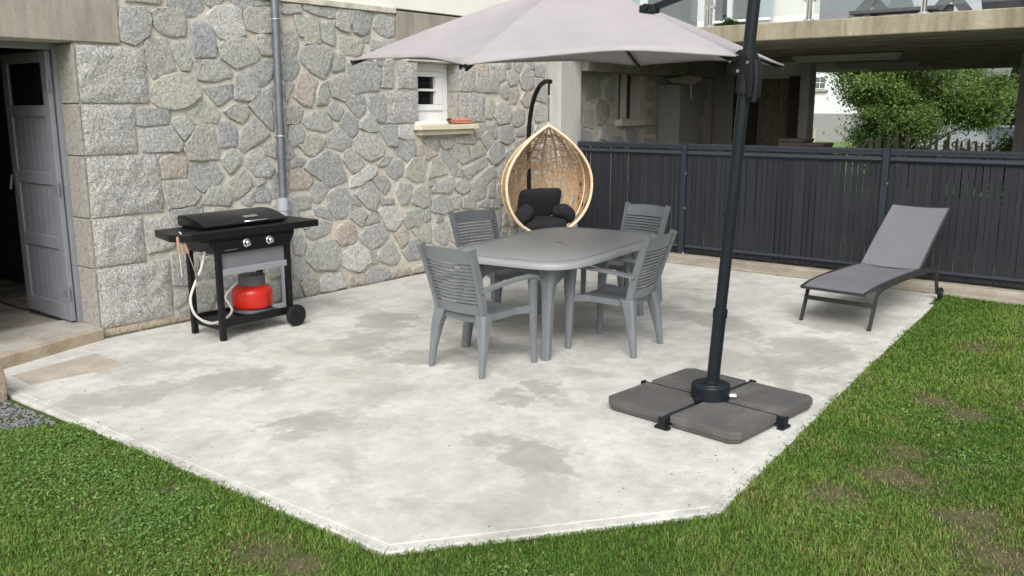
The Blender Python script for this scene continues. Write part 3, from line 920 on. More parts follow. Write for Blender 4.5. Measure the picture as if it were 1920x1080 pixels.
# low stone block at the corner of the slab
blk = MB()
blk.box((.80, 2.08, .09), (.44, .38, .30), Matrix.Rotation(.05, 3, 'Z'))
me = blk.mesh('edge_block', bevel=.03)
bm = bmesh.new(); bm.from_mesh(me); bmesh.ops.subdivide_edges(bm, edges=bm.edges, cuts=3, use_grid_fill=True)
for v in bm.verts:
    v.co += Vector((noise.noise(v.co * 7), noise.noise(v.co * 7 + Vector((9, 0, 0))), noise.noise(v.co * 7 + Vector((0, 9, 0))))) * .022
bm.to_mesh(me); bm.free(); me.shade_smooth()
tag(ob('edge_block', me, M_plinth), 'rough beige stone block beside the doorstep at the gravel', 'stone block')
# gravel
mb = MB()
for k in range(2600):
    x, y = rnd.uniform(.6, 1.75), rnd.uniform(1.35, 2.27)
    if x > 1.05 + .75 * (y - 1.35) / .92 + rnd.uniform(-.1, .06):
        continue
    r = rnd.uniform(.006, .014)
    R = Matrix.Rotation(rnd.uniform(0, 6), 3, 'Z') @ Matrix.Rotation(rnd.uniform(0, 6), 3, 'X')
    c = Vector((x, y, lawn_z(x, y) + r * .3))
    vs = [R @ Vector(p) * r * rnd.uniform(.8, 1.2) + c for p in ((1.2, 0, 0), (-1.2, 0, 0), (0, 1, 0), (0, -1, 0), (0, 0, .7), (0, 0, -.7))]
    mb.add(vs, [(0, 2, 4), (2, 1, 4), (1, 3, 4), (3, 0, 4), (2, 0, 5), (1, 2, 5), (3, 1, 5), (0, 3, 5)])
tag(mb.build('gravel', M_gravel), 'dark grey gravel in front of the beige block', 'gravel', None, 'stuff')

# ------------------------------------------------------------------ rear wing and shaded wall under the balcony
q = MB()
q.b2((.075, 11.25, 1.67), (.08, 11.75, 2.285))
MB().b2((-.20, 11.2, 1.66), (-.17, 11.8, 2.29)).build('shaded_pane', M_blackglass, house)
MB().b2((-.169, 11.2, 1.66), (-.12, 11.30, 2.29)).b2((-.169, 11.5, 1.66), (-.12, 11.62, 2.29)).build('shaded_window_frame', M_white, house, bevel=.004)
MB().b2((-.2, 11.12, 1.56), (.12, 11.93, 1.655)).build('shaded_window_sill', M_ledge, house, bevel=.005)
wing = thing('house_wing', 'white rear wing of the house with grey sliding windows above the balcony', 'house', (0, 14, 0))
q = MB()
q.b2((-.5, .25, -.1), (1.56, .4, 2.78)); q.b2((-4.5, .28, 2.8), (1.62, .5, 5.6)); q.b2((-4.5, .5, -.1), (-1.6, 6, 5.6)); q.b2((-4.5, .2, 5.61), (1.62, .55, 5.8))
q.build('wall', M_render, wing)
q = MB().b2((.06, .12, -.1), (.40, .245, 2.35)); q.build('door_panel', M_cab, wing, bevel=.004)
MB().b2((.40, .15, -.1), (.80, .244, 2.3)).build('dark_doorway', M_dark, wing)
xx = .815
while xx < 1.36:
    w = rnd.uniform(.07, .11)
    MB().b2((xx, .16 + rnd.uniform(0, .02), -.1), (xx + w - .006, .24, 2.27)).build('board', M_boards, wing)
    xx += w
MB().b2((1.375, .05, -.1), (1.565, .24, 2.30)).build('dark_post', M_brown, wing, bevel=.006)
MB().b2((1.568, .0, -.1), (1.72, .27, 2.529)).build('white_post', M_pillar, wing, bevel=.008)
# upper floor: sliding windows along the side wall and on the end wall
q = MB()
q.b2((-.30, -4.4, 2.73), (-.1, -2.55, 5.6)); q.b2((-.30, -2.55, 4.9), (-.1, .27, 5.6))
q.build('upper_side_wall', M_render, wing)
MB().b2((-.24, -2.55, 2.74), (-.2, -1.92, 4.9)).build('pane', M_curtain, wing)
MB().b2((-.24, -1.88, 2.74), (-.2, -.05, 4.9)).build('pane', M_pane, wing)
f = MB()
for y in (-2.55, -2.38, -1.9, -.06):
    f.b2((-.22, y - .03, 2.74), (-.1, y + .03, 4.9))
f.build('window_frame', M_white, wing, bevel=.004)
MB().b2((.0, .15, 2.74), (.98, .20, 4.9)).build('pane', M_pane, wing)
MB().b2((.78, .10, 2.74), (1.0, .149, 4.9)).build('pane', M_curtain, wing)
MB().b2((.24, .08, 2.74), (.31, .22, 4.9)).b2((.0, .08, 3.18), (.98, .14, 3.22)).b2((-.08, .08, 2.74), (.0, .27, 4.9)).build('window_frame', M_white, wing, bevel=.004)

# ------------------------------------------------------------------ balcony
balc = thing('balcony', 'concrete balcony slab on pillars with stainless and glass railing', 'balcony', (3, 10, 0))
def BL(lo, hi):
    return tuple(a - b for a, b in zip(lo, (3, 10, 0))), tuple(a - b for a, b in zip(hi, (3, 10, 0)))
q = MB()
q.b2(*BL((.03, 9.64, 2.535), (9.5, 9.90, 2.722)))
slab = q.build('fascia', M_fascia, balc, bevel=.012)
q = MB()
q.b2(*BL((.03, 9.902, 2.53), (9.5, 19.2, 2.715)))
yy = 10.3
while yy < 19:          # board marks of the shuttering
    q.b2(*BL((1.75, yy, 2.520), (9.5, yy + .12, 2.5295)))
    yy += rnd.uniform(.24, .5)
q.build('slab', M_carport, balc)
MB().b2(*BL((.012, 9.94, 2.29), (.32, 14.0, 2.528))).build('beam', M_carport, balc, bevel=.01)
MB().b2(*BL((.0, 9.47, -.05), (.22, 9.935, 2.529))).build('pillar', M_pillar, balc, bevel=.012)
MB().b2(*BL((5.9, 10.3, -.1), (6.1, 19.1, 2.529))).build('added_shade_wall', M_carport, balc)  # unseen wall, added to block light from the right and darken the carport
MB().b2(*BL((4.62, 13.9, -.1), (5.05, 14.3, 2.529))).build('pillar', M_pillar, balc, bevel=.012)
for (xa, xb, y) in ((2.04, 3.48, 12.5), (1.75, 3.0, 15.15), (1.75, 2.76, 16.8)):
    MB().b2(*BL((xa, y - .05, 2.46), (xb, y + .05, 2.518))).b2(*BL((xa + .03, y - .02, 2.43), (xb - .03, y + .02, 2.459))).build('tube_lamp', M_tube, balc, bevel=.006)
def rail_post(x):
    m = MB()
    m.b2(*BL((x - .022, 9.74, 2.723), (x - .006, 9.80, 3.72))); m.b2(*BL((x + .006, 9.74, 2.723), (x + .022, 9.80, 3.72)))
    p = m.build('railing_post', M_inox, balc)
    b = BL((x, 9.77, 2.722), (0, 0, 0))[0]
    MB().lathe([(.055, 0), (.055, .018), (.03, .03), (0.001, .03)], b, 16).build('post_flange', M_inox, p, smooth=40)
    for z in (2.95, 3.45):
        for s in (-1, 1):
            c = BL((x + s * .045, 9.77, z), (0, 0, 0))[0]
            MB().tube([(c[0], c[1] - .018, c[2]), (c[0], c[1] + .018, c[2])], .026, 12).build('glass_clamp', M_inox, p)
PX = (-.22 + .02, .94, 2.10, 3.26, 4.42, 5.58, 6.74)
for x in PX[1:]:
    rail_post(x)
for a, b in zip(PX[1:], PX[2:]):
    MB().b2(*BL((a + .05, 9.765, 2.80), (b - .05, 9.775, 3.62))).build('glass_panel', M_glass, balc)
MB().tube([BL((.1, 9.77, 3.72), (0, 0, 0))[0], BL((8.5, 9.77, 3.72), (0, 0, 0))[0]], .022, 10).build('handrail', M_inox, balc, smooth=40)

# ------------------------------------------------------------------ fence
fence = thing('slat_fence', 'anthracite metal fence with tight vertical slats on the kerb', 'fence', (0, 9.85, .045))
FX = (.24, 1.81, 4.16, 6.51)
POSTS = (1.81, 4.16, 6.51)
for x in POSTS:
    p = MB().b2((x - .032, -.045, 0), (x + .032, .035, 1.345)).build('post', M_post, fence, bevel=.004)
    MB().b2((x - .06, -.07, .0), (x + .06, .05, .012)).build('base_plate', M_inox, p, bevel=.003)
    MB().tube([(x + .045, -.055, .012), (x + .045, -.055, .035)], .011, 6).build('bolt', M_inox, p)
    MB().b2((x - .037, -.05, 1.345), (x + .037, .04, 1.36)).build('post_cap', M_post, p, bevel=.003)
    for k in range(9):
        z = .14 + k * .14
        MB().b2((x + .033, -.052, z), (x + .043, -.03, z + .022)).build('clip', M_steelgrey if k in (3, 6) else M_post, p)
spans = [(.24, 1.775), (1.845, 4.125), (4.195, 6.475)]
for a, b in spans:
    q = MB().tube([(a, 0, 1.325), (b, 0, 1.325)], .024, 8).b2((a, -.02, 1.285), (b, .02, 1.312))
    q.build('top_rail', M_rail, fence, smooth=40)
    MB().prism([(-.012, 1.20), (-.040, 1.228), (-.012, 1.262)], a, b, lambda x, y, z: (z, x, y)).build('upper_fold', M_rail, fence)
    MB().prism([(-.012, .075), (-.038, .095), (-.012, .12)], a, b, lambda x, y, z: (z, x, y)).build('lower_fold', M_rail, fence)
    MB().b2((a, .012, .62), (b, .018, .626)).b2((a, .012, .02), (b, .018, .026)).build('wire', M_rail, fence)
sw = .0575
SLM = []
for k in range(4):        # four slightly different slats
    m = MB()
    t = (k - 1.5) * .0022
    m.add([(-sw / 2, -.004 + t, .035), (sw / 2, -.004 - t, .035), (sw / 2 - .001, -.004 - t, 1.285), (-sw / 2 + .001, -.004 + t, 1.285),
           (-sw / 2, .004 + t, .035), (sw / 2, .004 - t, .035), (sw / 2 - .001, .004 - t, 1.285), (-sw / 2 + .001, .004 + t, 1.285)],
          [(0, 1, 2, 3), (5, 4, 7, 6), (0, 4, 5, 1), (1, 5, 6, 2), (2, 6, 7, 3), (3, 7, 4, 0)])
    me = m.mesh('slat'); me.materials.append(M_slat); SLM.append(me)
for a, b in spans:
    n = int((b - a) / .0625)
    pitch = (b - a) / n
    for i in range(n):
        o = ob('slat', rnd.choice(SLM), None, fence)
        gap = .004 if a < 4 else .006
        o.location = (a + (i + .5) * pitch + rnd.uniform(-gap, gap) * .6, rnd.uniform(-.006, .004), rnd.uniform(-.004, .0))
        o.rotation_euler = (rnd.uniform(-.003, .003), rnd.uniform(-.0028, .0028), rnd.uniform(-.05, .05))

# ------------------------------------------------------------------ resin table
TBX, TBY = 2.765, 5.915
table = thing('garden_table', 'dark grey resin dining table with rounded corners and tapered legs', 'table', (TBX, TBY, 0), rad(7))
def outline(a, b, n=64, p=4.2, bulge=.0):
    pts = []
    for k in range(n):
        t = 2 * PI * k / n
        c, s = math.cos(t), math.sin(t)
        r = (abs(c) ** p + abs(s) ** p) ** (-1 / p)
        pts.append((a * r * c, b * r * s))
    return pts
L = outline(.60, .965, 72, 5.0)
m = MB()
rings = [(.94, .690), (.97, .682), (1.0, .690), (1.004, .705), (1.0, .722), (.985, .732), (.955, .735)]
vs = []
for s, z in rings:
    for x, y in L:
        k = 1 - (1 - s) * .605 / math.hypot(x, y) * 1.0
        vs.append((x * k, y * k, z))
N = len(L)
fs = [tuple(range(N - 1, -1, -1)), tuple((len(rings) - 1) * N + i for i in range(N))]
for r in range(len(rings) - 1):
    fs += [(r * N + i, r * N + (i + 1) % N, (r + 1) * N + (i + 1) % N, (r + 1) * N + i) for i in range(N)]
m.add(vs, fs)
top = m.build('tabletop', M_tabletop, table, smooth=50)
MB().tube([(x * .90, y * .93, .7355) for x, y in L], .0035, 6, True).build('edge_groove', M_plastic, top)
MB().lathe([(.03, .7355), (.03, .7385), (.022, .739), (.001, .739)], (0, 0, 0), 20).build('parasol_hole_cap', M_plastic, top)
def table_leg(sx, sy):
    m = MB()
    fx, fy = .36 * sx, .85 * sy
    tx, ty = .32 * sx, .74 * sy
    # tapered leg of U section: wide shoulder, slim foot
    secs = [((fx, fy, 0), .030, .036), ((lerp(fx, tx, .35), lerp(fy, ty, .35), .25), .036, .042), ((lerp(fx, tx, .75), lerp(fy, ty, .75), .52), .046, .052), ((tx, ty, .69), .085, .080)]
    vs = []
    for (c, w, d) in secs:
        for a, b in ((-1, -.55), (-.55, -1), (.55, -1), (1, -.55), (1, .55), (.55, 1), (-.55, 1), (-1, .55)):
            vs.append((c[0] + a * w, c[1] + b * d, c[2]))
    fs = [tuple(range(7, -1, -1)), tuple(24 + k for k in range(8))]
    for r in range(3):
        fs += [(r * 8 + k, r * 8 + (k + 1) % 8, (r + 1) * 8 + (k + 1) % 8, (r + 1) * 8 + k) for k in range(8)]
    m.add(vs, fs)
    m.build('leg', M_plastic, table, smooth=40)
for sx in (-1, 1):
    for sy in (-1, 1):
        table_leg(sx, sy)
def arch(p, q, drop, w, name):
    m = MB()
    def fn(u, v):
        t = u
        P = Vector(p).lerp(Vector(q), t)
        h = .60 - drop * (1 - (2 * t - 1) ** 2) * -1 if False else .0
        z0 = .50 + drop * (1 - (2 * t - 1) ** 2)
        return (P.x, P.y, lerp(z0, .692, v))
    d = (Vector(q) - Vector(p)).normalized()
    nrm = Vector((-d.y, d.x, 0)) * w
    n = 14
    vs = []
    for i in range(n + 1):
        for v in (0, 1):
            a = Vector(fn(i / n, v))
            vs += [a + nrm, a - nrm]
    fs = []
    for i in range(n):
        o = i * 4
        fs += [(o, o + 4, o + 6, o + 2), (o + 1, o + 3, o + 7, o + 5), (o, o + 1, o + 5, o + 4), (o + 2, o + 6, o + 7, o + 3)]
    m.add(vs, fs)
    m.build(name, M_plastic, table)
for sy in (-1, 1):
    arch((-.32, .74 * sy, 0), (.32, .74 * sy, 0), .13, .016, 'end_apron')
for sx in (-1, 1):
    arch((.32 * sx, -.73, 0), (.32 * sx, .73, 0), .15, .016, 'side_apron')

# ------------------------------------------------------------------ resin armchairs
def make_chair():
    t = thing('garden_chair', 'x', 'chair')
    # facing +y, origin on the ground under the seat
    m = MB()
    def seat(u, v):
        x = (u - .5) * lerp(.42, .46, v)
        y = lerp(-.215, .235, v)
        z = .415 + .018 * v - .012 * math.sin(PI * u) - (.03 * max(0, (v - .85) / .15) ** 2)
        return (x, y, z)
    m.grid(seat, 10, 10)
    m.grid(lambda u, v: (lambda p: (p[0], p[1], p[2] - .026))(seat(1 - u, v)), 10, 10)
    e = []
    for u, v, u2, v2 in ((0, 0, 1, 0), (1, 0, 1, 1), (1, 1, 0, 1), (0, 1, 0, 0)):
        for k in range(10):
            a = seat(lerp(u, u2, k / 10), lerp(v, v2, k / 10)); b = seat(lerp(u, u2, (k + 1) / 10), lerp(v, v2, (k + 1) / 10))
            m.add([a, b, (b[0], b[1], b[2] - .045), (a[0], a[1], a[2] - .045)], [(3, 2, 1, 0)])
    m.build('seat', M_plastic, t, smooth=45, weld=True)
    def by(x, z):            # back surface: leans and is hollowed
        s = max(0, (z - .42) / .48)
        return -.215 - .150 * s ** 1.15 - .030 * (1 - (x / .225) ** 2)
    def bx(z):
        return lerp(.205, .232, (z - .42) / .48)
    bk = MB()
    th = .022
    def patch(z0, z1, x0=-1, x1=1, n=10, nz=3, arch_top=0):
        vs = []
        for side in (0, 1):
            for j in range(nz + 1):
                for i in range(n + 1):
                    z = lerp(z0, z1, j / nz)
                    xx = lerp(x0, x1, i / n)
                    x = xx * bx(z)
                    zz = z + arch_top * (1 - xx * xx) * (j / nz)
                    vs.append((x, by(x, z) + (th * .5 if side else -th * .5), zz))
        w = n + 1; S = (nz + 1) * w
        fs = []
        for j in range(nz):
            for i in range(n):
                a = j * w + i
                fs.append((a, a + 1, a + w + 1, a + w)); fs.append((S + a + w, S + a + w + 1, S + a + 1, S + a))
        for i in range(n):
            fs.append((i + 1, i, S + i, S + i + 1)); a = nz * w + i; fs.append((a, a + 1, S + a + 1, S + a))
        for j in range(nz):
            a = j * w; fs.append((a, a + w, S + a + w, S + a)); a = j * w + n; fs.append((a + w, a, S + a, S + a + w))
        return vs, fs
    bk.add(*patch(.425, .495, n=12))
    back = bk.build('backrest', M_plastic, t, smooth=40)
    MB().add(*patch(.795, .885, n=12, arch_top=.014)).build('top_panel', M_plastic, back, smooth=40)
    for s in (-1, 1):
        m = MB()
        pts = []
        for k in range(9):
            z = lerp(.40, .905, k / 8)
            x = s * (bx(z) + .010)
            pts.append((x, by(bx(z), z) - .004, z))
        for a, b in zip(pts, pts[1:]):
            m.bar(a, b, (.030, .050), None, (0, 1, 0))
        m.build('stile', M_plastic, back, bevel=0)
    z = .510
    for k in range(11):
        vs, fs = patch(z, z + .0155, -.985, .985, 10, 1)
        MB().add(vs, fs).build('slat', M_plastic, back, smooth=40)
        z += .0258
    for s in (-1, 1):
        # rear leg: broad blade under the back, narrow foot splayed back
        m = MB()
        secs = [((.245 * s, -.285, 0), .021, .020), ((.237 * s, -.262, .16), .034, .030), ((.220 * s, -.235, .32), .052, .044), ((.198 * s, -.205, .43), .064, .056)]
        vs = []
        for (c, w, d) in secs:
            for a, b in ((-1, -.6), (-.6, -1), (.6, -1), (1, -.6), (1, .6), (.6, 1), (-.6, 1), (-1, .6)):
                vs.append((c[0] + a * w * .74, c[1] + b * d, c[2]))
        fs = [tuple(range(7, -1, -1)), tuple(24 + k for k in range(8))]
        for r in range(3):
            fs += [(r * 8 + k, r * 8 + (k + 1) % 8, (r + 1) * 8 + (k + 1) % 8, (r + 1) * 8 + k) for k in range(8)]
        m.add(vs, fs)
        m.build('leg', M_plastic, t, smooth=40)
        m = MB()
        secs = [((.262 * s, .262, 0), .018, .020), ((.262 * s, .255, .2), .019, .026), ((.265 * s, .246, .45), .019, .034), ((.268 * s, .235, .632), .022, .042)]
        vs = []
        for (c, w, d) in secs:
            for a, b in ((-1, -.6), (-.6, -1), (.6, -1), (1, -.6), (1, .6), (.6, 1), (-.6, 1), (-1, .6)):
                vs.append((c[0] + a * w, c[1] + b * d, c[2]))
        m.add(vs, fs)
        m.build('leg', M_plastic, t, smooth=40)
        m = MB()
        path = [(.270 * s, .272, .615), (.271 * s, .262, .640), (.270 * s, .22, .650), (.262 * s, .08, .645), (.247 * s, -.10, .628), (.236 * s, -.225, .612), (.228 * s, -.275, .605)]
        for a, b in zip(path, path[1:]):
            m.bar(a, b, (.052, .022))
        m.build('armrest', M_plastic, t)
        m = MB().bar((.262 * s, .25, .40), (.215 * s, .10, .408), (.018, .05)).bar((.225 * s, .19, .41), (.262 * s, .235, .41), (.018, .045))
        m.build('side_bracket', M_plastic, t)
    return t
ch = make_chair()
CH = [(2.925, 4.755, rad(-2), 'grey slatted armchair nearest the griddle, its back to the camera'),
      (3.40, 5.765, rad(96), 'grey slatted armchair on the parasol side of the table, facing left'),
      (1.955, 6.10, rad(-100), 'grey slatted armchair on the stone wall side of the table'),
      (2.585, 7.19, rad(172), 'grey slatted armchair at the far table end by the fence')]
protos = [ch] + [copy_tree(ch) for _ in range(3)]
for o, (x, y, r, lab) in zip(protos, CH):
    o.location = (x, y, 0)
    o.rotation_euler = (0, 0, r)
    tag(o, lab, 'chair', 'resin armchairs around the garden table')

# ------------------------------------------------------------------ cantilever parasol
CX, CY, PR, PA = 3.352, 5.215, 1.5, 3.885
APEX = Vector((CX, CY, 2.67))
def tipz(th):
    return 2.126 - .035 * math.cos(th) + .038 * math.sin(th)
TDZ = (.016, -.026, .022, -.014, 0, 0)
tips = [Vector((CX + PR * math.cos(PA + k * PI / 3), CY + PR * math.sin(PA + k * PI / 3), tipz(PA + k * PI / 3) + TDZ[k])) for k in range(6)]
FT = Vector((4.665, 4.865, 0))
para = thing('parasol', 'large taupe cantilever parasol on a leaning dark mast', 'parasol', FT)
def LP(p):
    return Vector(p) - FT
def canopy_pt(k, s, t):
    """panel k: s from apex (0) to edge (1), t across from tip k to tip k+1"""
    a, b = tips[k], tips[(k + 1) % 6]
    e = a.lerp(b, t)
    cc = 4 * t * (1 - t)
    e = e.lerp(Vector((CX, CY, e.z)), .045 * cc)        # edge drawn inwards
    e.z += (.05 if k == 1 else .035) * cc
    p = APEX.lerp(e, s)
    p.z -= .035 * math.sin(PI * s) * cc                  # cloth sags between ribs
    p.z += .02 * math.sin(PI * s)
    p.z += .006 * cc * math.sin(9 * t + 14 * s + k) * s
    return LP(p)
m = MB()
NS, NT = 14, 12
for k in range(6):
    m.grid(lambda u, v: canopy_pt(k, .02 + .98 * v, u), NT, NS)
me = m.mesh('canopy', weld=True)
bm = bmesh.new(); bm.from_mesh(me)
bmesh.ops.recalc_face_normals(bm, faces=bm.faces)
bm.to_mesh(me); bm.free(); me.shade_smooth(); me.set_sharp_from_angle(angle=rad(14))
can = ob('canopy', me, M_canopy, para)
md = can.modifiers.new('thick', 'SOLIDIFY'); md.thickness = .004; md.offset = -1
for k in range(6):
    pts = [canopy_pt(k, s, .5) + Vector((0, 0, -.0)) for s in (1.0,)]
    # hem piping along the edge
    MB().tube([canopy_pt(k, 1.0, t / 12) + Vector((0, 0, -.004)) for t in range(13)], .006, 6).build('hem', M_canopy, can)
for k in range(6):
    m = MB()
    pts = [LP(APEX.lerp(tips[k], s)) + Vector((0, 0, -.028 + .02 * math.sin(PI * s))) for s in (.03, .25, .5, .75, 1.0)]
    for a, b in zip(pts, pts[1:]):
        m.bar(a, b, (.014, .024))
    d = (tips[k] - APEX).normalized()
    r = m.build('rib', M_mast, para)
    MB().bar(pts[-1] - d * .03 + Vector((0, 0, .018)), pts[-1] + d * .008 + Vector((0, 0, .018)), (.016, .018)).build('rib_end', M_blackrough, r)
MB().lathe([(.001, -.12), (.06, -.12), (.075, -.07), (.06, -.02), (.001, -.01)], LP(APEX), 16).build('hub', M_blackrough, para, smooth=40)
lean = Vector((.128, .004, 1.95)).normalized()
mast = MB().tube([lean * .13, lean * .62], .039, 20).tube([lean * .60, lean * 2.62], .0345, 20)
mastp = mast.build('mast', M_mast, para, smooth=40)
MB().tube([lean * .585, lean * .635], .0435, 20).build('mast_sleeve', M_mast, mastp, smooth=40)
# slider with crank grip, where the near right rib meets the mast
sl0 = lean * 2.03
toT = (LP(tips[2]) - sl0); toT.z = 0; toT = toT.normalized() if toT.length > .01 else Vector((-1, 0, 0))
dirc = (LP(APEX) - sl0); dirc.z = 0; dirc.normalize()
side = Vector((-dirc.y, dirc.x, 0))
m = MB()
m.tube([lean * 1.90, lean * 2.14], .049, 20)
sld = m.build('slider', M_blackrough, para, smooth=40)
m = MB()
for sgn in (-1, 1):
    o = side * (sgn * .040)
    poly = [(-.085, .075), (-.02, .11), (.03, .095), (.064, .045), (.074, -.05), (.068, -.15), (.048, -.155), (.045, -.07), (.02, -.02), (-.05, -.015), (-.085, .02)]
    vs = []
    for e in (-.010, .010):
        for a, z in poly:
            vs.append(sl0 - dirc * a + Vector((0, 0, z)) + o + side * e)
    n = len(poly)
    m.add(vs, [tuple(range(n - 1, -1, -1)), tuple(range(n, 2 * n))] + [(i, (i + 1) % n, n + (i + 1) % n, n + i) for i in range(n)])
m.build('cheek_plates', M_blackrough, sld, bevel=.003)
m = MB()
m.tube([sl0 - dirc * .055 + Vector((0, 0, .05)), sl0 - dirc * .068 + Vector((0, 0, -.04)), sl0 - dirc * .062 + Vector((0, 0, -.14)), sl0 - dirc * .056 + Vector((0, 0, -.175))], .019, 12)
m.build('grip', M_blackrough, sld, smooth=50)
for a, z in ((-.02, -.005), (.045, .04), (-.075, .05)):
    c = sl0 - dirc * a + Vector((0, 0, z))
    MB().tube([c - side * .056, c + side * .056], .010, 8).build('bolt', M_inox, sld)
MB().bar(sl0 + dirc * .05 + Vector((0, 0, .05)), LP(APEX.lerp(tips[2], .90)) + Vector((0, 0, -.03)), (.05, .05), (.03, .035)).build('rib_bracket', M_blackrough, sld, bevel=.003)
# upper strut from mast head to the ridge
att = LP(APEX.lerp(tips[2], .52)) + Vector((0, 0, .035))
hd = lean * 2.58
st = MB().bar(att, hd, (.026, .040)).build('strut', M_mast, para, bevel=.004)
MB().box(att + Vector((0, 0, -.0)), (.11, .07, .05)).tube([att + side * .05 + Vector((0, 0, .01)), att - side * .05 + Vector((0, 0, .01))], .022, 12).build('strut_shoe', M_blackrough, st, bevel=.006)
MB().tube([lean * 2.50, lean * 2.66], .046, 16).build('mast_head', M_blackrough, mastp, smooth=40)
# cross foot and ballast plates
RB = Matrix.Rotation(rad(-6.2), 3, 'Z')
m = MB()
for d in (Vector((1, 0, 0)), Vector((0, 1, 0))):
    d = RB @ d
    z = .040 if abs(d.x) > .5 else .0405
    m.bar(-d * .50 + Vector((0, 0, z)), d * .50 + Vector((0, 0, z)), (.036, .050))
foot = m.build('cross_foot', M_mast, para, bevel=.003)
for d in ((1, 0), (-1, 0), (0, 1), (0, -1)):
    d = RB @ Vector((d[0], d[1], 0))
    w = Vector((-d.y, d.x, 0))
    MB().bar(d * .475 + Vector((0, 0, .008)), d * .515 + Vector((0, 0, .008)), (.09, .016)).build('foot_pad', M_blackrough, foot)
    MB().bar(d * .50 + Vector((0, 0, .042)), d * .512 + Vector((0, 0, .042)), (.046, .058)).build('end_cap', M_blackrough, foot, bevel=.003)
MB().lathe([(.001, .07), (.118, .07), (.118, .155), (.112, .163), (.095, .165), (.09, .172), (.05, .174), (.048, .19), (.001, .19)], (0, 0, 0), 32).build('collar', M_mast, foot, smooth=25)
for k in range(3):
    t = k * 2.1 + .4
    c = Vector((math.cos(t) * .13, math.sin(t) * .13, .095))
    MB().tube([c - Vector((math.cos(t), math.sin(t), 0)) * .03, c + Vector((math.cos(t), math.sin(t), 0)) * .025], .020, 10).build('clamp_knob', M_blackrough if k else M_inox, foot)
def ballast(sx, sy):
    m = MB()
    h = .442
    o = Vector((sx * .0195, sy * .0195, 0))
    c = .045
    pts = [(0, 0), (h - .008, 0), (h, .008), (h, h - c), (h - c, h), (.008, h), (0, h - .008)]
    def ring(s, z, off=0):
        cx = cy = h / 2
        return [(cx + (x - cx) * s, cy + (y - cy) * s, z) for x, y in pts]
    rings = [ring(.955, .012), ring(.96, .030), ring(1.0, .034), ring(1.0, .070), ring(.990, .0745), ring(.87, .0755), ring(.862, .0725), ring(.845, .0755)]
    n = len(pts)
    vs = []
    for r in rings:
        for x, y, z in r:
            p = Vector((sx * x, sy * y, z)) + o
            vs.append(RB @ p)
    fs = [tuple(range(n - 1, -1, -1)), tuple((len(rings) - 1) * n + i for i in range(n))]
    for r in range(len(rings) - 1):
        fs += [(r * n + i, r * n + (i + 1) % n, (r + 1) * n + (i + 1) % n, (r + 1) * n + i) for i in range(n)]
    if sx * sy < 0:
        fs = [tuple(reversed(f)) for f in fs]
    m.add(vs, fs)
    return m
BN = {(1, -1): 'taupe ballast plate of the parasol foot nearest the camera', (-1, -1): 'taupe ballast plate on the left corner of the parasol foot',
      (1, 1): 'taupe ballast plate on the right corner of the parasol foot by the lawn', (-1, 1): 'taupe ballast plate at the back corner of the parasol foot, towards the table'}
for (sx, sy), lab in BN.items():
    o = ballast(sx, sy).build('ballast_plate', M_weight, None, loc=FT)
    tag(o, lab, 'ballast plate', 'ballast plates on the parasol foot')

# ------------------------------------------------------------------ hanging egg chair
FACE = Vector((.899, -.438, 0)).normalized()
EG = Vector((.78, 8.42, 0))
egg = thing('hanging_egg_chair', 'honey rattan egg chair hanging from a curved black stand', 'egg chair', EG, math.atan2(FACE.y, FACE.x) - PI / 2)
# local: faces +y, x across, egg axis on z
ZB, ZT = .36, 1.62
def prof(t):                # half width along the height, teardrop
    z = lerp(ZB, ZT, t)
    if t < .46:
        w = .56 * max(0, 1 - ((.46 - t) / .46) ** 2.1) ** .5
    else:
        s = (t - .46) / .54
        w = .56 * max(0, 1 - s * s) ** .92
    return w, z
def shell(t, ph, off=0):
    w, z = prof(t)
    return Vector(((w + off) * math.sin(ph), -(w * .92 + off) * math.cos(ph) + .04, z))
loop = [shell(t / 24, -PI / 2 * 1.06) for t in range(25)] + [shell(1 - t / 24, PI / 2 * 1.06) for t in range(1, 24)]
basket = MB().tube(loop, .0175, 10, True).build('basket', M_rattanpale, egg, smooth=60)
for ph in (-1.36, -1.02, -.66, -.3, .06, .42, .78, 1.1, 1.4):
    MB().tube([shell(t / 22, ph) for t in range(1, 23)], .0095, 6).build('rib', M_rattanpale if abs(ph) > 1.2 else M_rattan, basket, smooth=60)
m = MB()
er = random.Random(11)
for k in range(140):
    t0 = er.uniform(.02, .93)
    a = er.uniform(-.05, .05)
    fr = er.uniform(3, 9); pz = er.uniform(0, 6); am = er.uniform(.006, .02)
    ph0, ph1 = -1.6, 1.6
    pts = []
    for i in range(31):
        ph = lerp(ph0, ph1, i / 30)
        t = t0 + a * ph + am * math.sin(ph * fr + pz)
        pts.append(shell(min(.985, max(.01, t)), ph, er.uniform(-.004, .004)))
    m.tube(pts, er.uniform(.0026, .0044), 4)
for k in range(160):
    ph0 = er.uniform(-1.58, 1.58)
    sl_ = er.uniform(-.5, .5)
    fr = er.uniform(8, 20); pz = er.uniform(0, 6); am = er.uniform(.02, .08)
    ta = er.uniform(.0, .35); tb = er.uniform(.6, .95)
    pts = []
    for i in range(25):
        t = lerp(ta, tb, i / 24)
        ph = ph0 + sl_ * (t - .5) + am * math.sin(t * fr + pz)
        pts.append(shell(t, max(-1.62, min(1.62, ph)), er.uniform(-.004, .004)))
    m.tube(pts, er.uniform(.0024, .004), 4)
m.build('weave', M_rattan, basket)
MB().tube([(0, .04, 1.60), (0, .04, 1.66)], .012, 8).build('top_ring', M_rattanpale, basket)
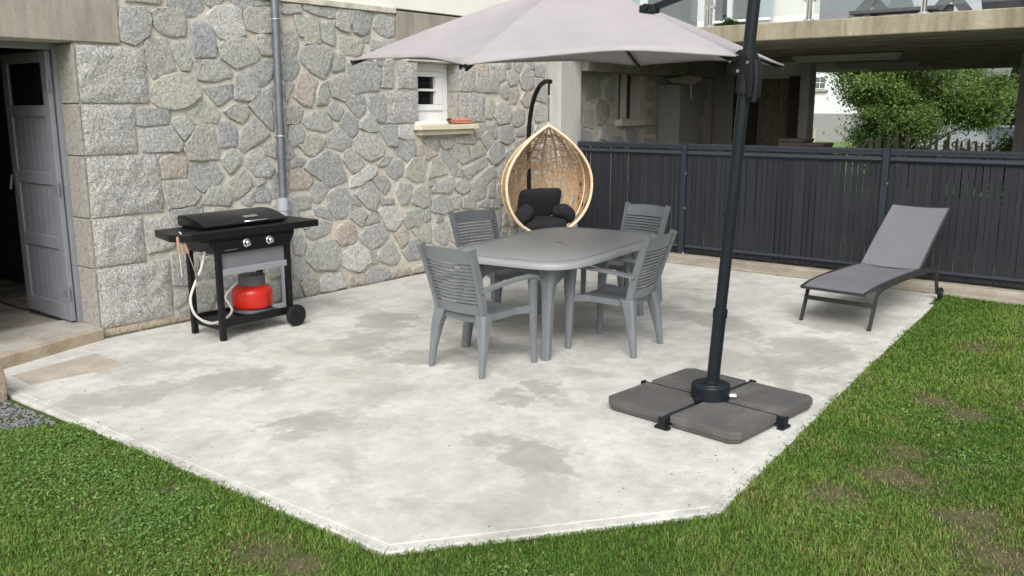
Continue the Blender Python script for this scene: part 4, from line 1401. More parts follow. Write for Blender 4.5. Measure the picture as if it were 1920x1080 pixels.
# chain and stand
BK = -.46
for k in range(9):
    z = 1.66 + k * .033
    m = MB()
    rot = (k % 2) * PI / 2
    pts = []
    for i in range(10):
        t = 2 * PI * i / 10
        dx, dz = .009 * math.cos(t), .021 * math.sin(t)
        pts.append((dx * math.cos(rot), .04 + dx * math.sin(rot), z + dz))
    m.tube(pts, .0035, 5, True)
    m.build('chain_link', M_anth, egg)
pts = [(0, BK, .04), (0, BK, .5), (0, BK - .01, 1.2), (0, BK - .01, 1.50), (0, BK + .03, 1.72), (0, BK + .12, 1.92), (0, BK + .26, 2.06), (0, BK + .42, 2.115), (0, BK + .54, 2.11)]
# smooth curve through the points
def smooth_path(p, n=6):
    p = [Vector(q) for q in p]
    out = []
    for i in range(len(p) - 1):
        a, b, c, d = p[max(i - 1, 0)], p[i], p[i + 1], p[min(i + 2, len(p) - 1)]
        for k in range(n):
            t = k / n
            out.append(.5 * ((2 * b) + (c - a) * t + (2 * a - 5 * b + 4 * c - d) * t * t + (3 * b - a - 3 * c + d) * t ** 3))
    out.append(p[-1])
    return out
stand = MB().tube(smooth_path(pts), .027, 12).build('stand', M_black, egg, smooth=50)
MB().tube([(.5 * math.cos(t), -.05 + .5 * math.sin(t), .022) for t in [k * 2 * PI / 40 for k in range(40)]], .020, 8, True).tube([(0, BK - .05, .03), (0, .42, .03)], .02, 8).build('base_ring', M_black, stand, smooth=50)
MB().tube([(0, .04, 2.11), (0, .045, 2.06), (0, .04, 1.96)], .012, 8).build('hook', M_black, stand, smooth=50)
# one stitched cushion set in the basket
def pillow(c, s, rot=(0, 0, 0), p=3.0, name='pad', n=18, wr=.008, seed=0):
    m = MB()
    from mathutils import Euler
    R = Euler(rot).to_matrix()
    def fn(u, v):
        a = (u - .5) * 2 * PI; b = (v - .5) * PI
        def sg(x, e):
            return math.copysign(abs(x) ** e, x)
        x = sg(math.cos(b), .55) * sg(math.cos(a), 2 / p)
        y = sg(math.cos(b), .55) * sg(math.sin(a), 2 / p)
        z = sg(math.sin(b), .9)
        P = Vector((x * s[0], y * s[1], z * s[2]))
        P *= 1 + wr * 4 * noise.noise((P.x * 9 + seed, P.y * 9, P.z * 9))
        return tuple(R @ P + Vector(c))
    m.grid(fn, n * 2, n)
    return m
cush = thing('chair_cushion', 'charcoal cushion set lying in the rattan egg chair', 'cushion', EG + Vector((0, 0, .36)), math.atan2(FACE.y, FACE.x) - PI / 2)
pillow((0, -.09, .115), (.28, .22, .075), (-.04, 0, 0), 3, seed=1).build('seat_pad', M_cushion, cush, smooth=60, weld=True)
pillow((-.05, -.29, .32), (.285, .21, .06), (1.25, 0, 0), 7, seed=4).build('back_pad', M_cushion, cush, smooth=60, weld=True)
pillow((.27, -.07, .23), (.135, .12, .095), (.3, .7, -.2), 3.4, seed=7).build('arm_pad', M_cushion, cush, smooth=60, weld=True)
pillow((-.27, -.07, .22), (.13, .12, .09), (.3, -.7, .2), 3.4, seed=9).build('arm_pad', M_cushion, cush, smooth=60, weld=True)

# ------------------------------------------------------------------ sun lounger
lg = thing('sun_lounger', 'grey sling sun lounger with raised back beside the lawn', 'sun lounger', (4.52, 7.50, 0), rad(-3.5))
# local +y = towards the head end; half width .29
hw = .295
for s in (-1, 1):
    rail = smooth_path([(s * hw, -.02, .0), (s * hw, .05, .17), (s * hw, .10, .275), (s * hw, .22, .318), (s * hw, .55, .335), (s * hw, 1.15, .328), (s * hw, 1.50, .315), (s * hw, 1.60, .28), (s * hw, 1.67, .12), (s * hw, 1.70, .055)], 5)
    MB().tube(rail, .016, 8, flat=1.5).build('side_frame', M_loungeframe, lg, smooth=50)
    seatrail = smooth_path([(s * (hw - .025), -.10, .318), (s * (hw - .02), .05, .335), (s * (hw - .02), .3, .348), (s * (hw - .02), .8, .352), (s * (hw - .02), 1.20, .345)], 5)
    MB().tube(seatrail, .014, 8).build('seat_rail', M_loungeframe, lg, smooth=50)
    w = MB().lathe([(.001, -.012), (.05, -.014), (.056, -.01), (.056, .01), (.05, .014), (.001, .012)], (s * (hw + .03), 1.70, .057), 20, Matrix.Rotation(PI / 2, 3, 'Y')).build('wheel', M_blackrough, lg, smooth=35)
    MB().lathe([(.001, -.018), (.02, -.018), (.02, .018), (.001, .018)], (s * (hw + .03), 1.70, .057), 12, Matrix.Rotation(PI / 2, 3, 'Y')).build('wheel_hub', M_loungeframe, w)
MB().bar((-hw, .035, .20), (hw, .035, .20), (.02, .035)).build('cross_bar', M_loungeframe, lg)
MB().bar((-hw, 1.56, .30), (hw, 1.56, .30), (.02, .03)).build('cross_bar', M_loungeframe, lg)
MB().bar((-hw, 1.15, .33), (hw, 1.15, .33), (.02, .03)).build('cross_bar', M_loungeframe, lg)
sp = smooth_path([(0, -.105, .316), (0, -.05, .328), (0, .06, .344), (0, .3, .357), (0, .8, .358), (0, 1.185, .352)], 5)
def sling(path, hw, sag, name, th=.006):
    m = MB()
    n = len(path) - 1
    for sd in (0, 1):
        def fn(u, v):
            i = min(n, int(round(v * n)))
            p = path[i]
            x = (u - .5) * 2
            return (x * hw, p.y, p.z - sag * (1 - x * x) - (th if sd else 0))
        if sd == 0:
            m.grid(fn, 8, n)
        else:
            m.grid(lambda u, v: fn(1 - u, v), 8, n)
    m.build(name, M_sling, lg, smooth=40)
sling(sp, hw - .008, .012, 'seat_sling')
bp = [Vector((0, lerp(1.195, 1.93, t), lerp(.352, .86, t) + .012 * math.sin(PI * t))) for t in [k / 10 for k in range(11)]]
sling(bp, hw - .03, .01, 'back_sling')
for s in (-1, 1):
    MB().tube([p + Vector((s * (hw - .025), .006, -.012)) for p in bp], .013, 8).build('back_rail', M_loungeframe, lg, smooth=50)
    MB().tube([(s * (hw - .06), 1.60, .62), (s * (hw - .06), 1.66, .30)], .008, 6).build('prop', M_loungeframe, lg)
MB().bar(bp[-1] + Vector((-hw + .03, .006, -.012)), bp[-1] + Vector((hw - .03, .006, -.012)), (.024, .024)).build('head_bar', M_loungeframe, lg)
MB().bar(Vector((-hw + .02, -.10, .310)), Vector((hw - .02, -.10, .310)), (.02, .02)).build('foot_bar', M_loungeframe, lg)

# ------------------------------------------------------------------ gas griddle on its cart
gr = thing('gas_griddle', 'black two burner gas griddle on a wheeled cart by the wall', 'barbecue', (.67, 4.30, 0))
# local: front +x, along the wall y
FXx, BXx = .20, -.20
for x in (FXx, BXx):
    MB().bar((x, -.335, 0), (x, -.335, .80), (.044, .044)).build('leg', M_black, gr, bevel=.004)
    MB().bar((x, .325, .10), (x, .325, .80), (.044, .044)).build('leg', M_black, gr, bevel=.004)
    w = MB().lathe([(.001, -.018), (.085, -.020), (.093, -.014), (.093, .014), (.085, .020), (.001, .018)], (x + (.055 if x > 0 else -.055), .345, .094), 28, Matrix.Rotation(PI / 2, 3, 'Y')).build('wheel', M_blackrough, gr, smooth=35)
    MB().lathe([(.001, -.026), (.022, -.026), (.022, .026), (.001, .026)], (x + (.055 if x > 0 else -.055), .345, .094), 12, Matrix.Rotation(PI / 2, 3, 'Y')).build('wheel_hub', M_black, w, smooth=35)
m = MB()
m.b2((BXx + .02, -.315, .125), (FXx - .02, .305, .137)); m.b2((FXx - .02, -.316, .10), (FXx - .006, .306, .165)); m.b2((BXx + .006, -.316, .10), (BXx + .02, .306, .165))
m.build('bottom_shelf', M_black, gr, bevel=.003)
MB().bar((FXx, -.335, .10), (BXx, -.335, .10), (.02, .03)).build('end_brace', M_black, gr)
# body under the plate
m = MB()
m.prism([(-.36, .70), (.35, .70), (.40, .795), (.40, .827), (-.42, .827), (-.42, .795)], -.21, .215, lambda a, b, c: (c, a, b))
m.build('burner_box', M_black, gr, bevel=.004)
m = MB().b2((.216, -.315, .70), (.226, .305, .80)); cp = m.build('control_panel', M_lid, gr, bevel=.003)
for y in (-.085, .135):
    kb = MB().lathe([(.034, 0), (.034, .006), (.026, .012), (.024, .034), (.018, .040), (.001, .040)], (.226, y, .765), 24, Matrix.Rotation(PI / 2, 3, 'Y')).build('knob', M_chrome, cp, smooth=35)
    MB().box((.270, y, .765), (.008, .009, .044), Matrix.Rotation(.5, 3, 'X')).build('knob_grip', M_chrome, kb, bevel=.002)
for i in range(9):
    MB().b2((.2262, -.285 + i * .013, .722 + .0), (.2268, -.285 + i * .013 + .009, .728)).build('marking', M_steelgrey, cp)
m = MB().b2((.19, -.30, .555), (.198, .295, .70)); m.build('front_panel', M_steelgrey, gr, bevel=.002)
m = MB().b2((.196, -.312, .525), (.222, .302, .575)); m.build('panel_trim', M_steellight, gr, bevel=.003)
# top plate with side shelves
m = MB().prism([(-.24, -.60), (.12, -.69), (.20, -.66), (.245, -.58), (.245, .64), (-.24, .64)], .828, .885)
m.build('top_shelf', M_black, gr, bevel=.006)
m = MB().b2((-.215, -.38, .887), (.12, .38, .910)); m.build('griddle_plate', M_lid, gr, bevel=.004)
# low domed lid, front edge turned down
m = MB()
prof_l = [(-.235, .897), (-.235, .965), (-.212, .985), (-.12, .984), (-.03, .970), (.06, .946), (.135, .918), (.142, .908), (.13, .897)]
m.prism(prof_l, -.40, .40, lambda a, b, c: (a, c, b))
lid = m.build('lid', M_lid, gr, bevel=.006, smooth=35)
MB().tube([(.125, -.02, .922), (.165, .0, .926), (.165, .18, .926), (.125, .20, .922)], .007, 8).build('lid_handle', M_chrome, lid, smooth=50)
MB().box((.05, .09, .9515), (.04, .13, .004), Matrix.Rotation(.27, 3, 'Y')).build('badge', M_inox, lid)
hose = smooth_path([(.12, -.40, .72), (.14, -.45, .60), (.15, -.54, .45), (.16, -.575, .36), (.17, -.55, .25), (.18, -.46, .17), (.165, -.36, .150), (.13, -.24, .165), (.08, -.16, .20), (.0, -.13, .24), (-.08, -.10, .30), (-.05, .06, .44)], 6)
MB().tube(hose, .0105, 8).build('gas_hose', M_hose, gr, smooth=60)
bt = thing('gas_bottle', 'squat red gas bottle standing on the griddle cart shelf', 'gas bottle', (.67, 4.40, .139))
MB().lathe([(.001, .028), (.12, .028), (.160, .05), (.168, .08), (.168, .170), (.163, .192), (.125, .228), (.07, .24), (.001, .24)], (0, 0, 0), 36).build('body', M_red, bt, smooth=40)
MB().lathe([(.148, 0), (.153, .0), (.163, .012), (.158, .034), (.143, .038), (.143, .02)], (0, 0, 0), 36).build('foot_ring', M_bottlegrey, bt, smooth=40)
MB().lathe([(.105, .22), (.11, .22), (.113, .315), (.105, .317)], (0, 0, 0), 30).build('collar', M_bottlegrey, bt, smooth=40)
MB().lathe([(.001, .24), (.03, .24), (.03, .31), (.018, .33), (.001, .33)], (0, 0, 0), 16).build('valve', M_steelgrey, bt, smooth=40)
# tools hanging from the left shelf
tg = thing('griddle_scraper', 'wooden handled steel scraper hanging left of the griddle, slanted', 'scraper', (.86, 3.66, .51))
MB().tube([(0, .115, .045), (.0, .055, .24)], .005, 6).build('rod', M_chrome, tg)
MB().tube([(0, .057, .23), (0, .052, .245), (0, .02, .34), (0, .01, .36)], [.010, .014, .013, .010], 8).build('handle', M_wood, tg, smooth=50)
MB().bar((0, .135, -.0), (0, .112, .05), (.014, .05), (.010, .02)).build('blade', M_chrome, tg)
MB().tube([(-.01, .01, .36), (.012, .004, .385), (.0, -.004, .40)], .006, 6).build('hook', M_inox, tg)
tg = thing('griddle_spatula', 'wooden handled spatula hanging straight down left of the griddle', 'spatula', (.87, 3.635, .51))
MB().tube([(0, .01, .05), (.0, .005, .24)], .004, 6).build('rod', M_ledge, tg)
MB().tube([(0, .005, .235), (0, .002, .25), (0, -.002, .35), (0, -.002, .365)], [.008, .012, .011, .008], 8).build('handle', M_wood, tg, smooth=50)
MB().bar((0, .012, .0), (0, .010, .055), (.022, .007), (.012, .006)).build('blade', M_steelgrey, tg)

# ------------------------------------------------------------------ things under and on the balcony
cab = thing('tall_cabinet', 'tall pale cabinet in the shade under the balcony', 'cabinet', (.2, 12.65, -.01))
MB().b2((-.18, -.34, 0), (.17, .32, 2.17)).build('body', M_cab, cab, bevel=.006)
MB().b2((.171, -.335, .03), (.188, .315, 2.15)).build('cabinet_door', M_cab, cab, bevel=.004)
MB().b2((.189, -.29, 1.05), (.205, -.275, 1.25)).build('handle', M_steelgrey, cab)
hr = random.Random(5)
m = MB()
for k in range(5):
    rr = .17 + .02 * k
    m.tube([(.2 + rr * 1.25 * math.cos(t), 12.7 + rr * .9 * math.sin(t), 2.185 + .02 * k + .012 * math.sin(3 * t + k)) for t in [j * 2 * PI / 26 for j in range(26)]], .011, 6, True)
m.tube(smooth_path([(.40, 12.6, 2.2), (.46, 12.5, 2.21), (.47, 12.5, 2.05), (.46, 12.55, 1.95), (.43, 12.7, 2.0)], 6), .011, 6)
tag(m.build('garden_hose', M_ledge), 'coiled beige garden hose on top of the tall cabinet', 'hose')
br = thing('broom', 'pale broom handle standing in the shade by the dark doorway', 'broom', (.62, 13.6, -.01))
MB().tube([(0, .05, .12), (0, .2, 1.42)], .014, 8).build('handle', M_ledge, br)
MB().bar((-.15, .04, .10), (.15, .04, .10), (.05, .05)).build('brush_head', M_brown, br)
for (x0, x1, y, z, lab) in ((2.72, 3.02, 10.62, 1.46, 'dark brown wooden box peeping over the fence, larger of two'), (3.07, 3.30, 10.5, 1.42, 'dark brown wooden box peeping over the fence, right one near the grass slope')):
    c = thing('storage_box', lab, 'box', ((x0 + x1) / 2, y, -.01), 0, 'brown boxes behind the fence')
    w = (x1 - x0) / 2
    MB().b2((-w, -.16, 0), (w, .16, z - .03)).build('body', M_brown, c, bevel=.004)
    MB().b2((-w - .01, -.17, z - .03), (w + .01, .17, z)).build('lid', M_brown, c, bevel=.004)
BZ = 2.716
pt = thing('picnic_table', 'grey X legged garden table standing on the balcony', 'table', (3.86, 11.25, BZ))
for cx in (-.42, .45):
    f = 1 if cx < 0 else .85
    MB().bar((cx - .33 * f, 0, 0), (cx + .33 * f, 0, .70), (.045, .11)).build('leg', M_picnic, pt, bevel=.004)
    MB().bar((cx + .33 * f, .05, 0), (cx - .33 * f, .05, .70), (.045, .11)).build('leg', M_picnic, pt, bevel=.004)
MB().b2((-.46, .075, .10), (.46, .12, .24)).build('stretcher', M_picnic, pt, bevel=.004)
for k in range(6):
    MB().b2((-.9, -.42 + k * .142, .70), (.9, -.42 + k * .142 + .132, .735)).build('board', M_picnic, pt, bevel=.003)
bn = thing('garden_bench', 'low grey bench beside the balcony table', 'bench', (3.9, 10.75, BZ))
for k in range(2):
    MB().b2((-.5, -.14 + k * .145, .13), (.42, -.005 + k * .145, .17)).build('board', M_picnic, bn, bevel=.003)
for x in (-.30, .30):
    MB().b2((x - .03, -.12, 0), (x + .03, .12, .128)).build('leg', M_picnic, bn)
pl = thing('planter', 'black square planter on the balcony at the right edge', 'planter', (4.86, 11.2, BZ))
m = MB()
vs = []
for w, z in ((.155, 0), (.20, .30), (.215, .30), (.215, .34), (.185, .34), (.18, .27)):
    vs += [(-w, -w, z), (w, -w, z), (w, w, z), (-w, w, z)]
fs = [(3, 2, 1, 0)]
for r in range(5):
    fs += [(r * 4 + k, r * 4 + (k + 1) % 4, (r + 1) * 4 + (k + 1) % 4, (r + 1) * 4 + k) for k in range(4)]
fs.append((20, 21, 22, 23))
m.add(vs, fs).build('pot', M_pot, pl)

# ------------------------------------------------------------------ foliage
def leaf_mesh(name, centers, rng, size, cols, flat=.6, quad=True):
    """centers: array of points; one small folded leaf per point"""
    N = len(centers)
    c = np.asarray(centers, float)
    a = rng.normal(size=(N, 3)); a /= np.linalg.norm(a, axis=1)[:, None]
    u = rng.normal(size=(N, 3)); u[:, 2] += flat
    u /= np.linalg.norm(u, axis=1)[:, None]
    a = a - u * (a * u).sum(1)[:, None]; a /= np.linalg.norm(a, axis=1)[:, None]
    b = np.cross(u, a)
    s = size * rng.uniform(.6, 1.35, (N, 1))
    P = np.empty((N, 4, 3))
    P[:, 0] = c - a * s
    P[:, 1] = c - b * s * .55 + u * s * .12
    P[:, 2] = c + a * s
    P[:, 3] = c + b * s * .55 + u * s * .12
    me = bpy.data.meshes.new(name)
    me.vertices.add(4 * N); me.vertices.foreach_set('co', P.reshape(-1))
    me.loops.add(4 * N); me.loops.foreach_set('vertex_index', np.arange(4 * N, dtype=np.int32))
    me.polygons.add(N); me.polygons.foreach_set('loop_start', np.arange(0, 4 * N, 4, dtype=np.int32))
    me.update()
    at = me.attributes.new('col', 'FLOAT_COLOR', 'POINT')
    cc = np.ones((N, 4)); cc[:, :3] = cols
    at.data.foreach_set('color', np.repeat(cc, 4, axis=0).reshape(-1))
    return me
def greens(rng, N, a, b, jit=.25):
    t = rng.uniform(0, 1, (N, 1)); c = np.array(a) * (1 - t) + np.array(b) * t
    return np.clip(c * rng.uniform(1 - jit, 1 + jit, (N, 1)), 0, 1)
def leafy_tree(name, label, cat, base, blobs, n, size, ca, cb, seed, group=None, trunk=.1, ncl=70, spread=.28, tr_top=None):
    rng = np.random.default_rng(seed)
    base = Vector(base)
    t = thing(name, label, cat, base, 0, group)
    cl = []
    while len(cl) < ncl:
        (cx, cy, cz, rx, ry, rz) = blobs[rng.integers(len(blobs))]
        d = rng.normal(size=3); d /= np.linalg.norm(d)
        k = rng.uniform(.35, 1.0) ** .6
        cl.append((cx + d[0] * rx * k, cy + d[1] * ry * k, cz + d[2] * rz * k))
    cl = np.array(cl)
    which = rng.integers(0, ncl, n)
    sig = rng.uniform(.5, 1.3, ncl)[which][:, None] * spread
    pts = cl[which] + rng.normal(size=(n, 3)) * sig * np.array([1, 1, .6])
    shade = rng.uniform(.75, 1.25, ncl)[which][:, None]
    cols = greens(rng, n, ca, cb) * shade
    pts[:, 2] = np.maximum(pts[:, 2], .05)
    ob('crown', leaf_mesh('crown', pts, rng, size, cols), M_leaf, t)
    top = Vector(tr_top or (blobs[0][0], blobs[0][1], blobs[0][2]))
    tk = MB().tube(smooth_path([(0, 0, -.3), tuple(top * .35 + Vector((.05, .02, 0))), tuple(top * .7), tuple(top)], 4), [trunk * (1 - .05 * i) for i in range(13)], 8).build('trunk', M_bark, t, smooth=60)
    for k in range(min(16, ncl)):
        e = Vector(cl[k]); s = top * rng.uniform(.35, .9)
        mid = s.lerp(e, .5) + Vector((0, 0, .12))
        MB().tube(smooth_path([tuple(s), tuple(mid), tuple(e)], 4), [trunk * .38 * (1 - .1 * i) for i in range(9)], 5).build('limb', M_bark, tk)
    return t
leafy_tree('garden_tree', 'broad bright green leafy tree beyond the carport opening', 'tree', (.75, 23.4, -.1),
           [(-.6, 0, 2.6, 1.3, 1.3, .95), (.7, .2, 2.7, 1.2, 1.2, .9), (-.8, -.3, 1.75, .75, .9, .6), (.1, -.2, 2.1, 1.3, 1.0, .7), (1.45, .2, 2.2, .65, .8, .75), (-.75, .1, 1.25, .55, .6, .45), (.3, -.2, 3.2, 1.2, 1.2, .55), (-1.0, -.1, 2.9, .8, .8, .6), (.4, -.3, 1.55, 1.3, .8, .45)],
           110000, .034, (.105, .185, .042), (.205, .295, .085), 3, None, .11, 130, .22, (.2, 0, 1.9))
leafy_tree('hedge_bush', 'dense dark green bush behind the wooden pickets', 'bush', (.55, 22.2, -.1), [(0, 0, .75, .5, .5, .6), (.6, .1, .6, .5, .4, .5)], 7000, .045, (.018, .045, .010), (.045, .09, .02), 5, None, .05, 40, .18, (0, 0, .8))
leafy_tree('leafy_shrub', 'yellow green shrub by the right balcony pillar', 'bush', (3.75, 19.9, -.1), [(0, 0, .9, .55, .5, .75), (.35, 0, .6, .5, .4, .5)], 6500, .04, (.06, .11, .02), (.12, .17, .035), 8, None, .04, 40, .16, (0, 0, .9))
leafy_tree('flowering_bush', 'pale flowering bush behind the right end of the pickets', 'bush', (2.55, 20.6, -.1), [(0, 0, .70, .6, .4, .45), (.6, 0, .62, .4, .4, .42)], 5200, .034, (.08, .13, .03), (.16, .2, .08), 9, None, .04, 40, .16, (0, 0, .7))
rng = np.random.default_rng(14)
fpts = np.stack([rng.normal(.25, .38, 420), rng.normal(-.35, .18, 420), rng.normal(.92, .17, 420)], 1)
fl = bpy.data.objects['flowering_bush']
ob('blossom', leaf_mesh('blossom', fpts, rng, .035, np.clip(rng.normal(.72, .08, (420, 1)) * np.array([[1, .96, .93]]), 0, 1)), M_leaf, fl)
leafy_tree('balcony_plant', 'small green potted plant on the balcony by the sliding window', 'plant', (.62, 13.3, BZ), [(0, 0, .28, .16, .15, .16)], 900, .035, (.02, .05, .01), (.05, .10, .02), 12, None, .012, 14, .05, (0, 0, .25))
leafy_tree('planter_shrub', 'little shrub growing behind the black balcony planter', 'plant', (5.25, 11.45, BZ), [(0, 0, .3, .2, .15, .22)], 1100, .03, (.02, .05, .01), (.06, .10, .02), 13, None, .012, 16, .06, (0, 0, .25))
# far conifers
def conifer(x, y, h, r, seed, label):
    rng = np.random.default_rng(seed)
    t = thing('conifer', label, 'tree', (x, y, terrain_z(x, y)), 0, 'far conifers on the right')
    n = 2600
    z = rng.uniform(.06, 1, n) ** .8
    lay = np.floor(z * 11) / 11
    rr = r * (1 - z) * (.75 + .5 * (1 - (z - lay) * 11)) * rng.uniform(.5, 1.0, n) + .05
    a = rng.uniform(0, 2 * PI, n)
    pts = np.stack([rr * np.cos(a), rr * np.sin(a), z * h], 1)
    ob('crown', leaf_mesh('crown', pts, rng, h * .045, greens(rng, n, (.018, .042, .022), (.04, .075, .035))), M_leaf, t)
    MB().tube([(0, 0, -.5), (0, 0, h * .5), (0, 0, h)], [r * .08, r * .05, .01], 6).build('trunk', M_bark, t)
for k, (x, y, h, r, lab) in enumerate([(-10.4, 100, 6.6, 1.7, 'tall dark conifer seen right of the leafy tree, left of the group'), (-8.0, 97, 7.6, 1.9, 'tallest dark conifer by the right balcony pillar'), (-12.6, 106, 5.4, 1.6, 'shortest far conifer close to the leafy tree'), (-6.2, 101, 7.0, 1.8, 'dark conifer half hidden by the right balcony pillar')]):
    conifer(x, y, h, r, 40 + k, lab)
# wooded skyline far behind
mb = MB()
def hill(u, v):
    a = lerp(-1.45, .55, u)
    d = lerp(190, 330, v)
    h = (4.5 + 3.5 * math.sin(u * 7 + 1) + 3 * noise.noise((u * 14, 2, 0)) + 1.2 * noise.noise((u * 90, 5, 0)) + .8 * noise.noise((u * 240, 5, 0))) * min(1, v * 4)
    return (7 + d * math.sin(a), d * math.cos(a), -2 + max(0, h))
mb.grid(hill, 260, 8)
tag(mb.build('hills', simple('far_woods', (.030, .055, .028), .95, .5, .25, .6, 1.2)), 'low wooded hills on the skyline', None, None, 'structure')
b = NB('lake_water')
b.set(color=(.20, .24, .28), rough=.12, spec=.9); b.bump(b.noise(1.2, 4), .12, .05)
mb = MB().prism([(-7.6, 48), (-.5, 48), (8, 75), (-3, 140), (-34, 140), (-9.8, 60)], -.9, -.235)
tag(mb.build('lake', b.m), 'bright water glimpsed under the leafy tree', None, None, 'structure')
# far white house
fh = thing('far_house', 'distant white house on a grey stone base, left of the leafy tree', 'house', (-13.6, 60.5, -.35))
MB().b2((-6, -4, 1.78), (3.1, 4, 7.2)).build('wall', M_farwhite, fh)
MB().b2((-6.05, -4.05, -.4), (3.15, 4.05, 1.78)).build('stone_base', granite('far_stone', (.30, .30, .30), .6, False), fh)
MB().prism([(-4.4, 7.2), (4.4, 7.2), (0, 10.0)], -6.3, 3.4, lambda a, b_, c: (c, a, b_)).build('roof', M_steelgrey, fh)
wd = MB().b2((-.42, -4.06, 3.28), (.34, -4.0, 4.05)).build('window', M_white, fh)
for i in range(2):
    for j in range(2):
        MB().b2((-.36 + i * .34, -4.075, 3.34 + j * .35), (-.36 + i * .34 + .30, -4.062, 3.34 + j * .35 + .30)).build('pane', M_pane, wd)
MB().b2((-.55, -4.15, 3.10), (.48, -4.0, 3.18)).build('sill', M_flag, wd)
# wooden pickets
pk = thing('picket_fence', 'uneven row of weathered wooden pickets beyond the carport', 'fence', (2.0, 19.6, -.08))
pr = random.Random(21)
x = -1.02
while x < 1.35:
    h = 1.34 + pr.uniform(-.09, .05) - max(0, x - .3) * .06
    w = pr.uniform(.035, .06)
    m = MB()
    ln = pr.uniform(-.05, .05)
    m.bar((x, 0, 0), (x + ln, 0, h - .05), (w, w * .7)).bar((x + ln, 0, h - .05), (x + ln * 1.03, 0, h), (w, w * .7), (w * .35, w * .3))
    m.build('picket', M_picket, pk)
    x += pr.uniform(.085, .15)
MB().tube([(-1.1, .04, .95), (1.4, .04, .93)], .006, 5).build('wire', M_steelgrey, pk)
MB().bar((-1.45, 0, .75), (-1.05, 0, 1.22), (.04, .04)).build('brace', M_picket, pk)
SLAB = ['stake nearest the far house on the grass slope', 'second stake from the far house on the grass slope', 'third stake down the grass slope from the far house', 'fourth stake down the grass slope from the far house', 'fifth stake down the slope, near the dark bush', 'last stake down the slope, at the wooden pickets']
# wire fence posts on the grass slope
for k in range(6):
    px, py = -9.2 + k * .95, 44 - k * 3.2
    o = MB().tube([(0, 0, -.2), (.02, 0, 1.0 + .1 * (k % 2))], .05, 6).build('fence_stake', M_picket, None, loc=(px, py, terrain_z(px, py)))
    tag(o, SLAB[k], 'stake', 'stakes on the grass slope')

# ------------------------------------------------------------------ lawn grass
rng = np.random.default_rng(99)
def blades():
    N = 1060000
    x = rng.uniform(.7, 8.6, N); y = rng.uniform(.7, 9.47, N)
    # only the strip of lawn around the patio that can be seen from about here
    poly = np.array(inset(PATIO, .014)); keep = np.ones(N, bool)
    ins = np.zeros(N, bool)
    n = len(poly)
    for i in range(n):
        x1, y1 = poly[i]; x2, y2 = poly[(i + 1) % n]
        cnd = (y1 > y) != (y2 > y)
        with np.errstate(divide='ignore', invalid='ignore'):
            xi = (x2 - x1) * (y - y1) / (y2 - y1) + x1
        ins ^= cnd & (x < xi)
    keep &= ~ins
    keep &= ~((x < 1.05 + .75 * (y - 1.35) / .92) & (y < 2.4))
    dx, dy = x - 7.0, y
    ang = np.degrees(np.arctan2(-dx, dy))
    d = np.hypot(dx, dy)
    keep &= (ang > -16) & (ang < 84) & ((ang > 2) | (rng.uniform(0, 1, N) < .5)) & (d > 2.0)
    keep &= rng.uniform(0, 1, N) < np.clip(5.2 / d, .25, 1) ** 1.2
    return x[keep], y[keep], d[keep]
gx, gy, gd = blades()
bz = np.array([bare(a, b) for a, b in zip(gx, gy)])
k = rng.uniform(0, 1, len(gx)) > np.clip(bz * 1.0, 0, .78)
gx, gy, gd, bz = gx[k], gy[k], gd[k], bz[k]
N = len(gx)
def fbm(x, y, s, z):
    return np.array([noise.noise((a * s, b * s, z)) for a, b in zip(x, y)])
lo = fbm(gx, gy, .9, 1.0); mi = fbm(gx, gy, 3.5, 7.0); hi_ = fbm(gx, gy, 11, 4.0)
h = (.026 + .009 * lo + .008 * mi) * rng.uniform(.45, 1.3, N) * (1 - .4 * bz)
ed = np.zeros(N)
for i in range(1, 5):
    a, b = np.array(PATIO[i - 1]), np.array(PATIO[i]); ab = b - a; tt = np.clip(((gx - a[0]) * ab[0] + (gy - a[1]) * ab[1]) / (ab @ ab), 0, 1)
    ed = np.maximum(ed, np.hypot(gx - a[0] - tt * ab[0], gy - a[1] - tt * ab[1]) < .05)
h = h * (1 + .3 * ed * rng.uniform(0, 1, N))
h = np.clip(h, .007, .055)
wd = rng.uniform(.0012, .0024, N) * np.clip(gd / 3.2, 1, 2.2)
az = rng.uniform(0, 2 * PI, N)
ln = rng.uniform(.2, 1.5, N)
lx, ly = np.cos(az) * ln, np.sin(az) * ln
zb = np.array([lawn_z(a, b) for a, b in zip(gx, gy)])
P = np.empty((N, 5, 3))
sx, sy = -np.sin(az) * wd, np.cos(az) * wd
base = np.stack([gx, gy, zb], 1)
side = np.stack([sx, sy, 0 * sx], 1)
mid = base + np.stack([lx * h * .35, ly * h * .35, h * .6], 1)
tip = base + np.stack([lx * h * 1.0, ly * h * 1.0, h * (1 - .25 * ln)], 1)
P[:, 0] = base - side; P[:, 1] = base + side; P[:, 2] = mid + side * .8; P[:, 3] = mid - side * .8; P[:, 4] = tip
me = bpy.data.meshes.new('grass')
me.vertices.add(5 * N); me.vertices.foreach_set('co', P.reshape(-1))
o5 = np.arange(N, dtype=np.int32)[:, None] * 5
li = np.concatenate([o5 + np.array([[0, 1, 2, 3]], np.int32), o5 + np.array([[3, 2, 4]], np.int32)], 1).reshape(-1)
me.loops.add(7 * N); me.loops.foreach_set('vertex_index', li)
ls = (np.arange(N, dtype=np.int32)[:, None] * 7 + np.array([[0, 4]], np.int32)).reshape(-1)
me.polygons.add(2 * N); me.polygons.foreach_set('loop_start', ls)
me.update()
t = np.clip(.5 + .6 * lo + .4 * mi + .25 * hi_ + rng.normal(0, .22, N), 0, 1)[:, None]
c = np.array([[.078, .172, .024]]) * (1 - t) + np.array([[.192, .295, .052]]) * t
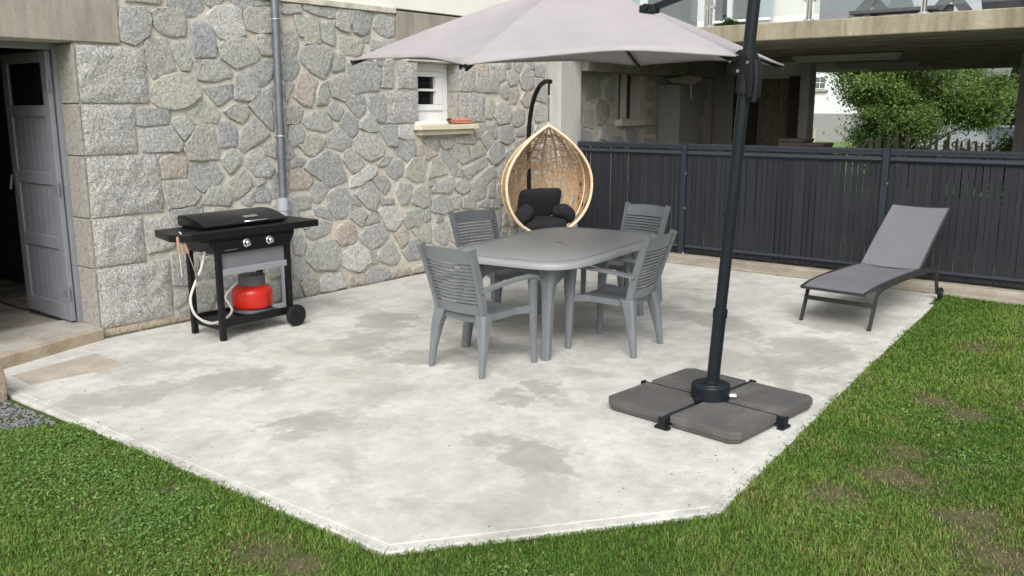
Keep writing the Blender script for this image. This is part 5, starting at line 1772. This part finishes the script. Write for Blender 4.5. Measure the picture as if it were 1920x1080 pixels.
dry = (rng.uniform(0, 1, N) < .06 + .45 * np.clip(bz + .25 * (mi > .25) + .3 * (lo > .3), 0, 1))[:, None]
c = np.where(dry, np.array([[.26, .22, .10]]) * rng.uniform(.7, 1.2, (N, 1)), c * rng.uniform(.75, 1.25, (N, 1)))
cc = np.ones((N, 4)); cc[:, :3] = c
at = me.attributes.new('col', 'FLOAT_COLOR', 'POINT')
at.data.foreach_set('color', np.repeat(cc, 5, axis=0).reshape(-1))
tag(ob('grass', me, M_grass), 'short green lawn grass around the patio', 'grass', None, 'stuff')
# clover and broad-leaved weeds, thick on the left
cp = []
for (cx, cy, r, n) in ((2.09, 2.05, .35, 5200), (2.65, 2.0, .38, 5200), (3.35, 1.82, .32, 4200), (2.55, 1.7, .4, 4200), (3.3, 2.05, .22, 2400), (3.95, 1.7, .3, 2200), (1.8, 1.75, .35, 2600), (5.75, 3.9, .18, 700), (5.72, 5.5, .25, 900), (5.5, 6.9, .2, 500), (5.0, 2.5, .2, 700), (6.1, 5.0, .2, 500)):
    q = np.stack([rng.normal(cx, r * .6, n), rng.normal(cy, r * .5, n), rng.uniform(.008, .036, n)], 1)
    cp.append(q[:int(n * .6)])
cp = np.concatenate(cp)
okk = np.array([not inside((a, b), PATIO) and not (b < 2.4 and a < 1.05 + .75 * (b - 1.35) / .92) for a, b, _ in cp])
cp = cp[okk]
cp[:, 2] += np.array([lawn_z(a, b) for a, b in cp[:, :2]])
ob_ = ob('clover', leaf_mesh('clover', cp, rng, .0085, greens(rng, len(cp), (.085, .19, .045), (.19, .31, .08), .3), 2.0), M_grass)
tag(ob_, 'clover and broad leaved weeds in the lawn', 'clover', None, 'stuff')
# dry bits and crumbs of soil on the slab, mostly along its edges
mb = MB()
lr = random.Random(77)
for k in range(150):
    if k < 110:
        i = lr.choice((1, 2, 3, 3, 4)); a, b = Vector(PATIO[i - 1]), Vector(PATIO[i])
        p = a.lerp(b, lr.random()); d = (b - a).normalized(); q = p + Vector((-d.y, d.x)) * (lr.random() ** 2 * .35 + .01)
    else:
        q = Vector((lr.uniform(.8, 5.0), lr.uniform(2.5, 9.2)))
    if not inside((q.x, q.y), inner):
        continue
    r = lr.uniform(.003, .010); t0 = lr.uniform(0, 6)
    c = Vector((q.x, q.y, .001))
    u = Vector((math.cos(t0), math.sin(t0), .15)); w = Vector((-math.sin(t0), math.cos(t0), .1)) * lr.uniform(.25, .6)
    mb.add([c - u * r, c + w * r + Vector((0, 0, .003)), c + u * r, c - w * r], [(0, 1, 2, 3)])
tag(mb.build('leaf_litter', M_boards), 'dry leaf crumbs scattered on the slab', 'leaf litter', None, 'stuff')
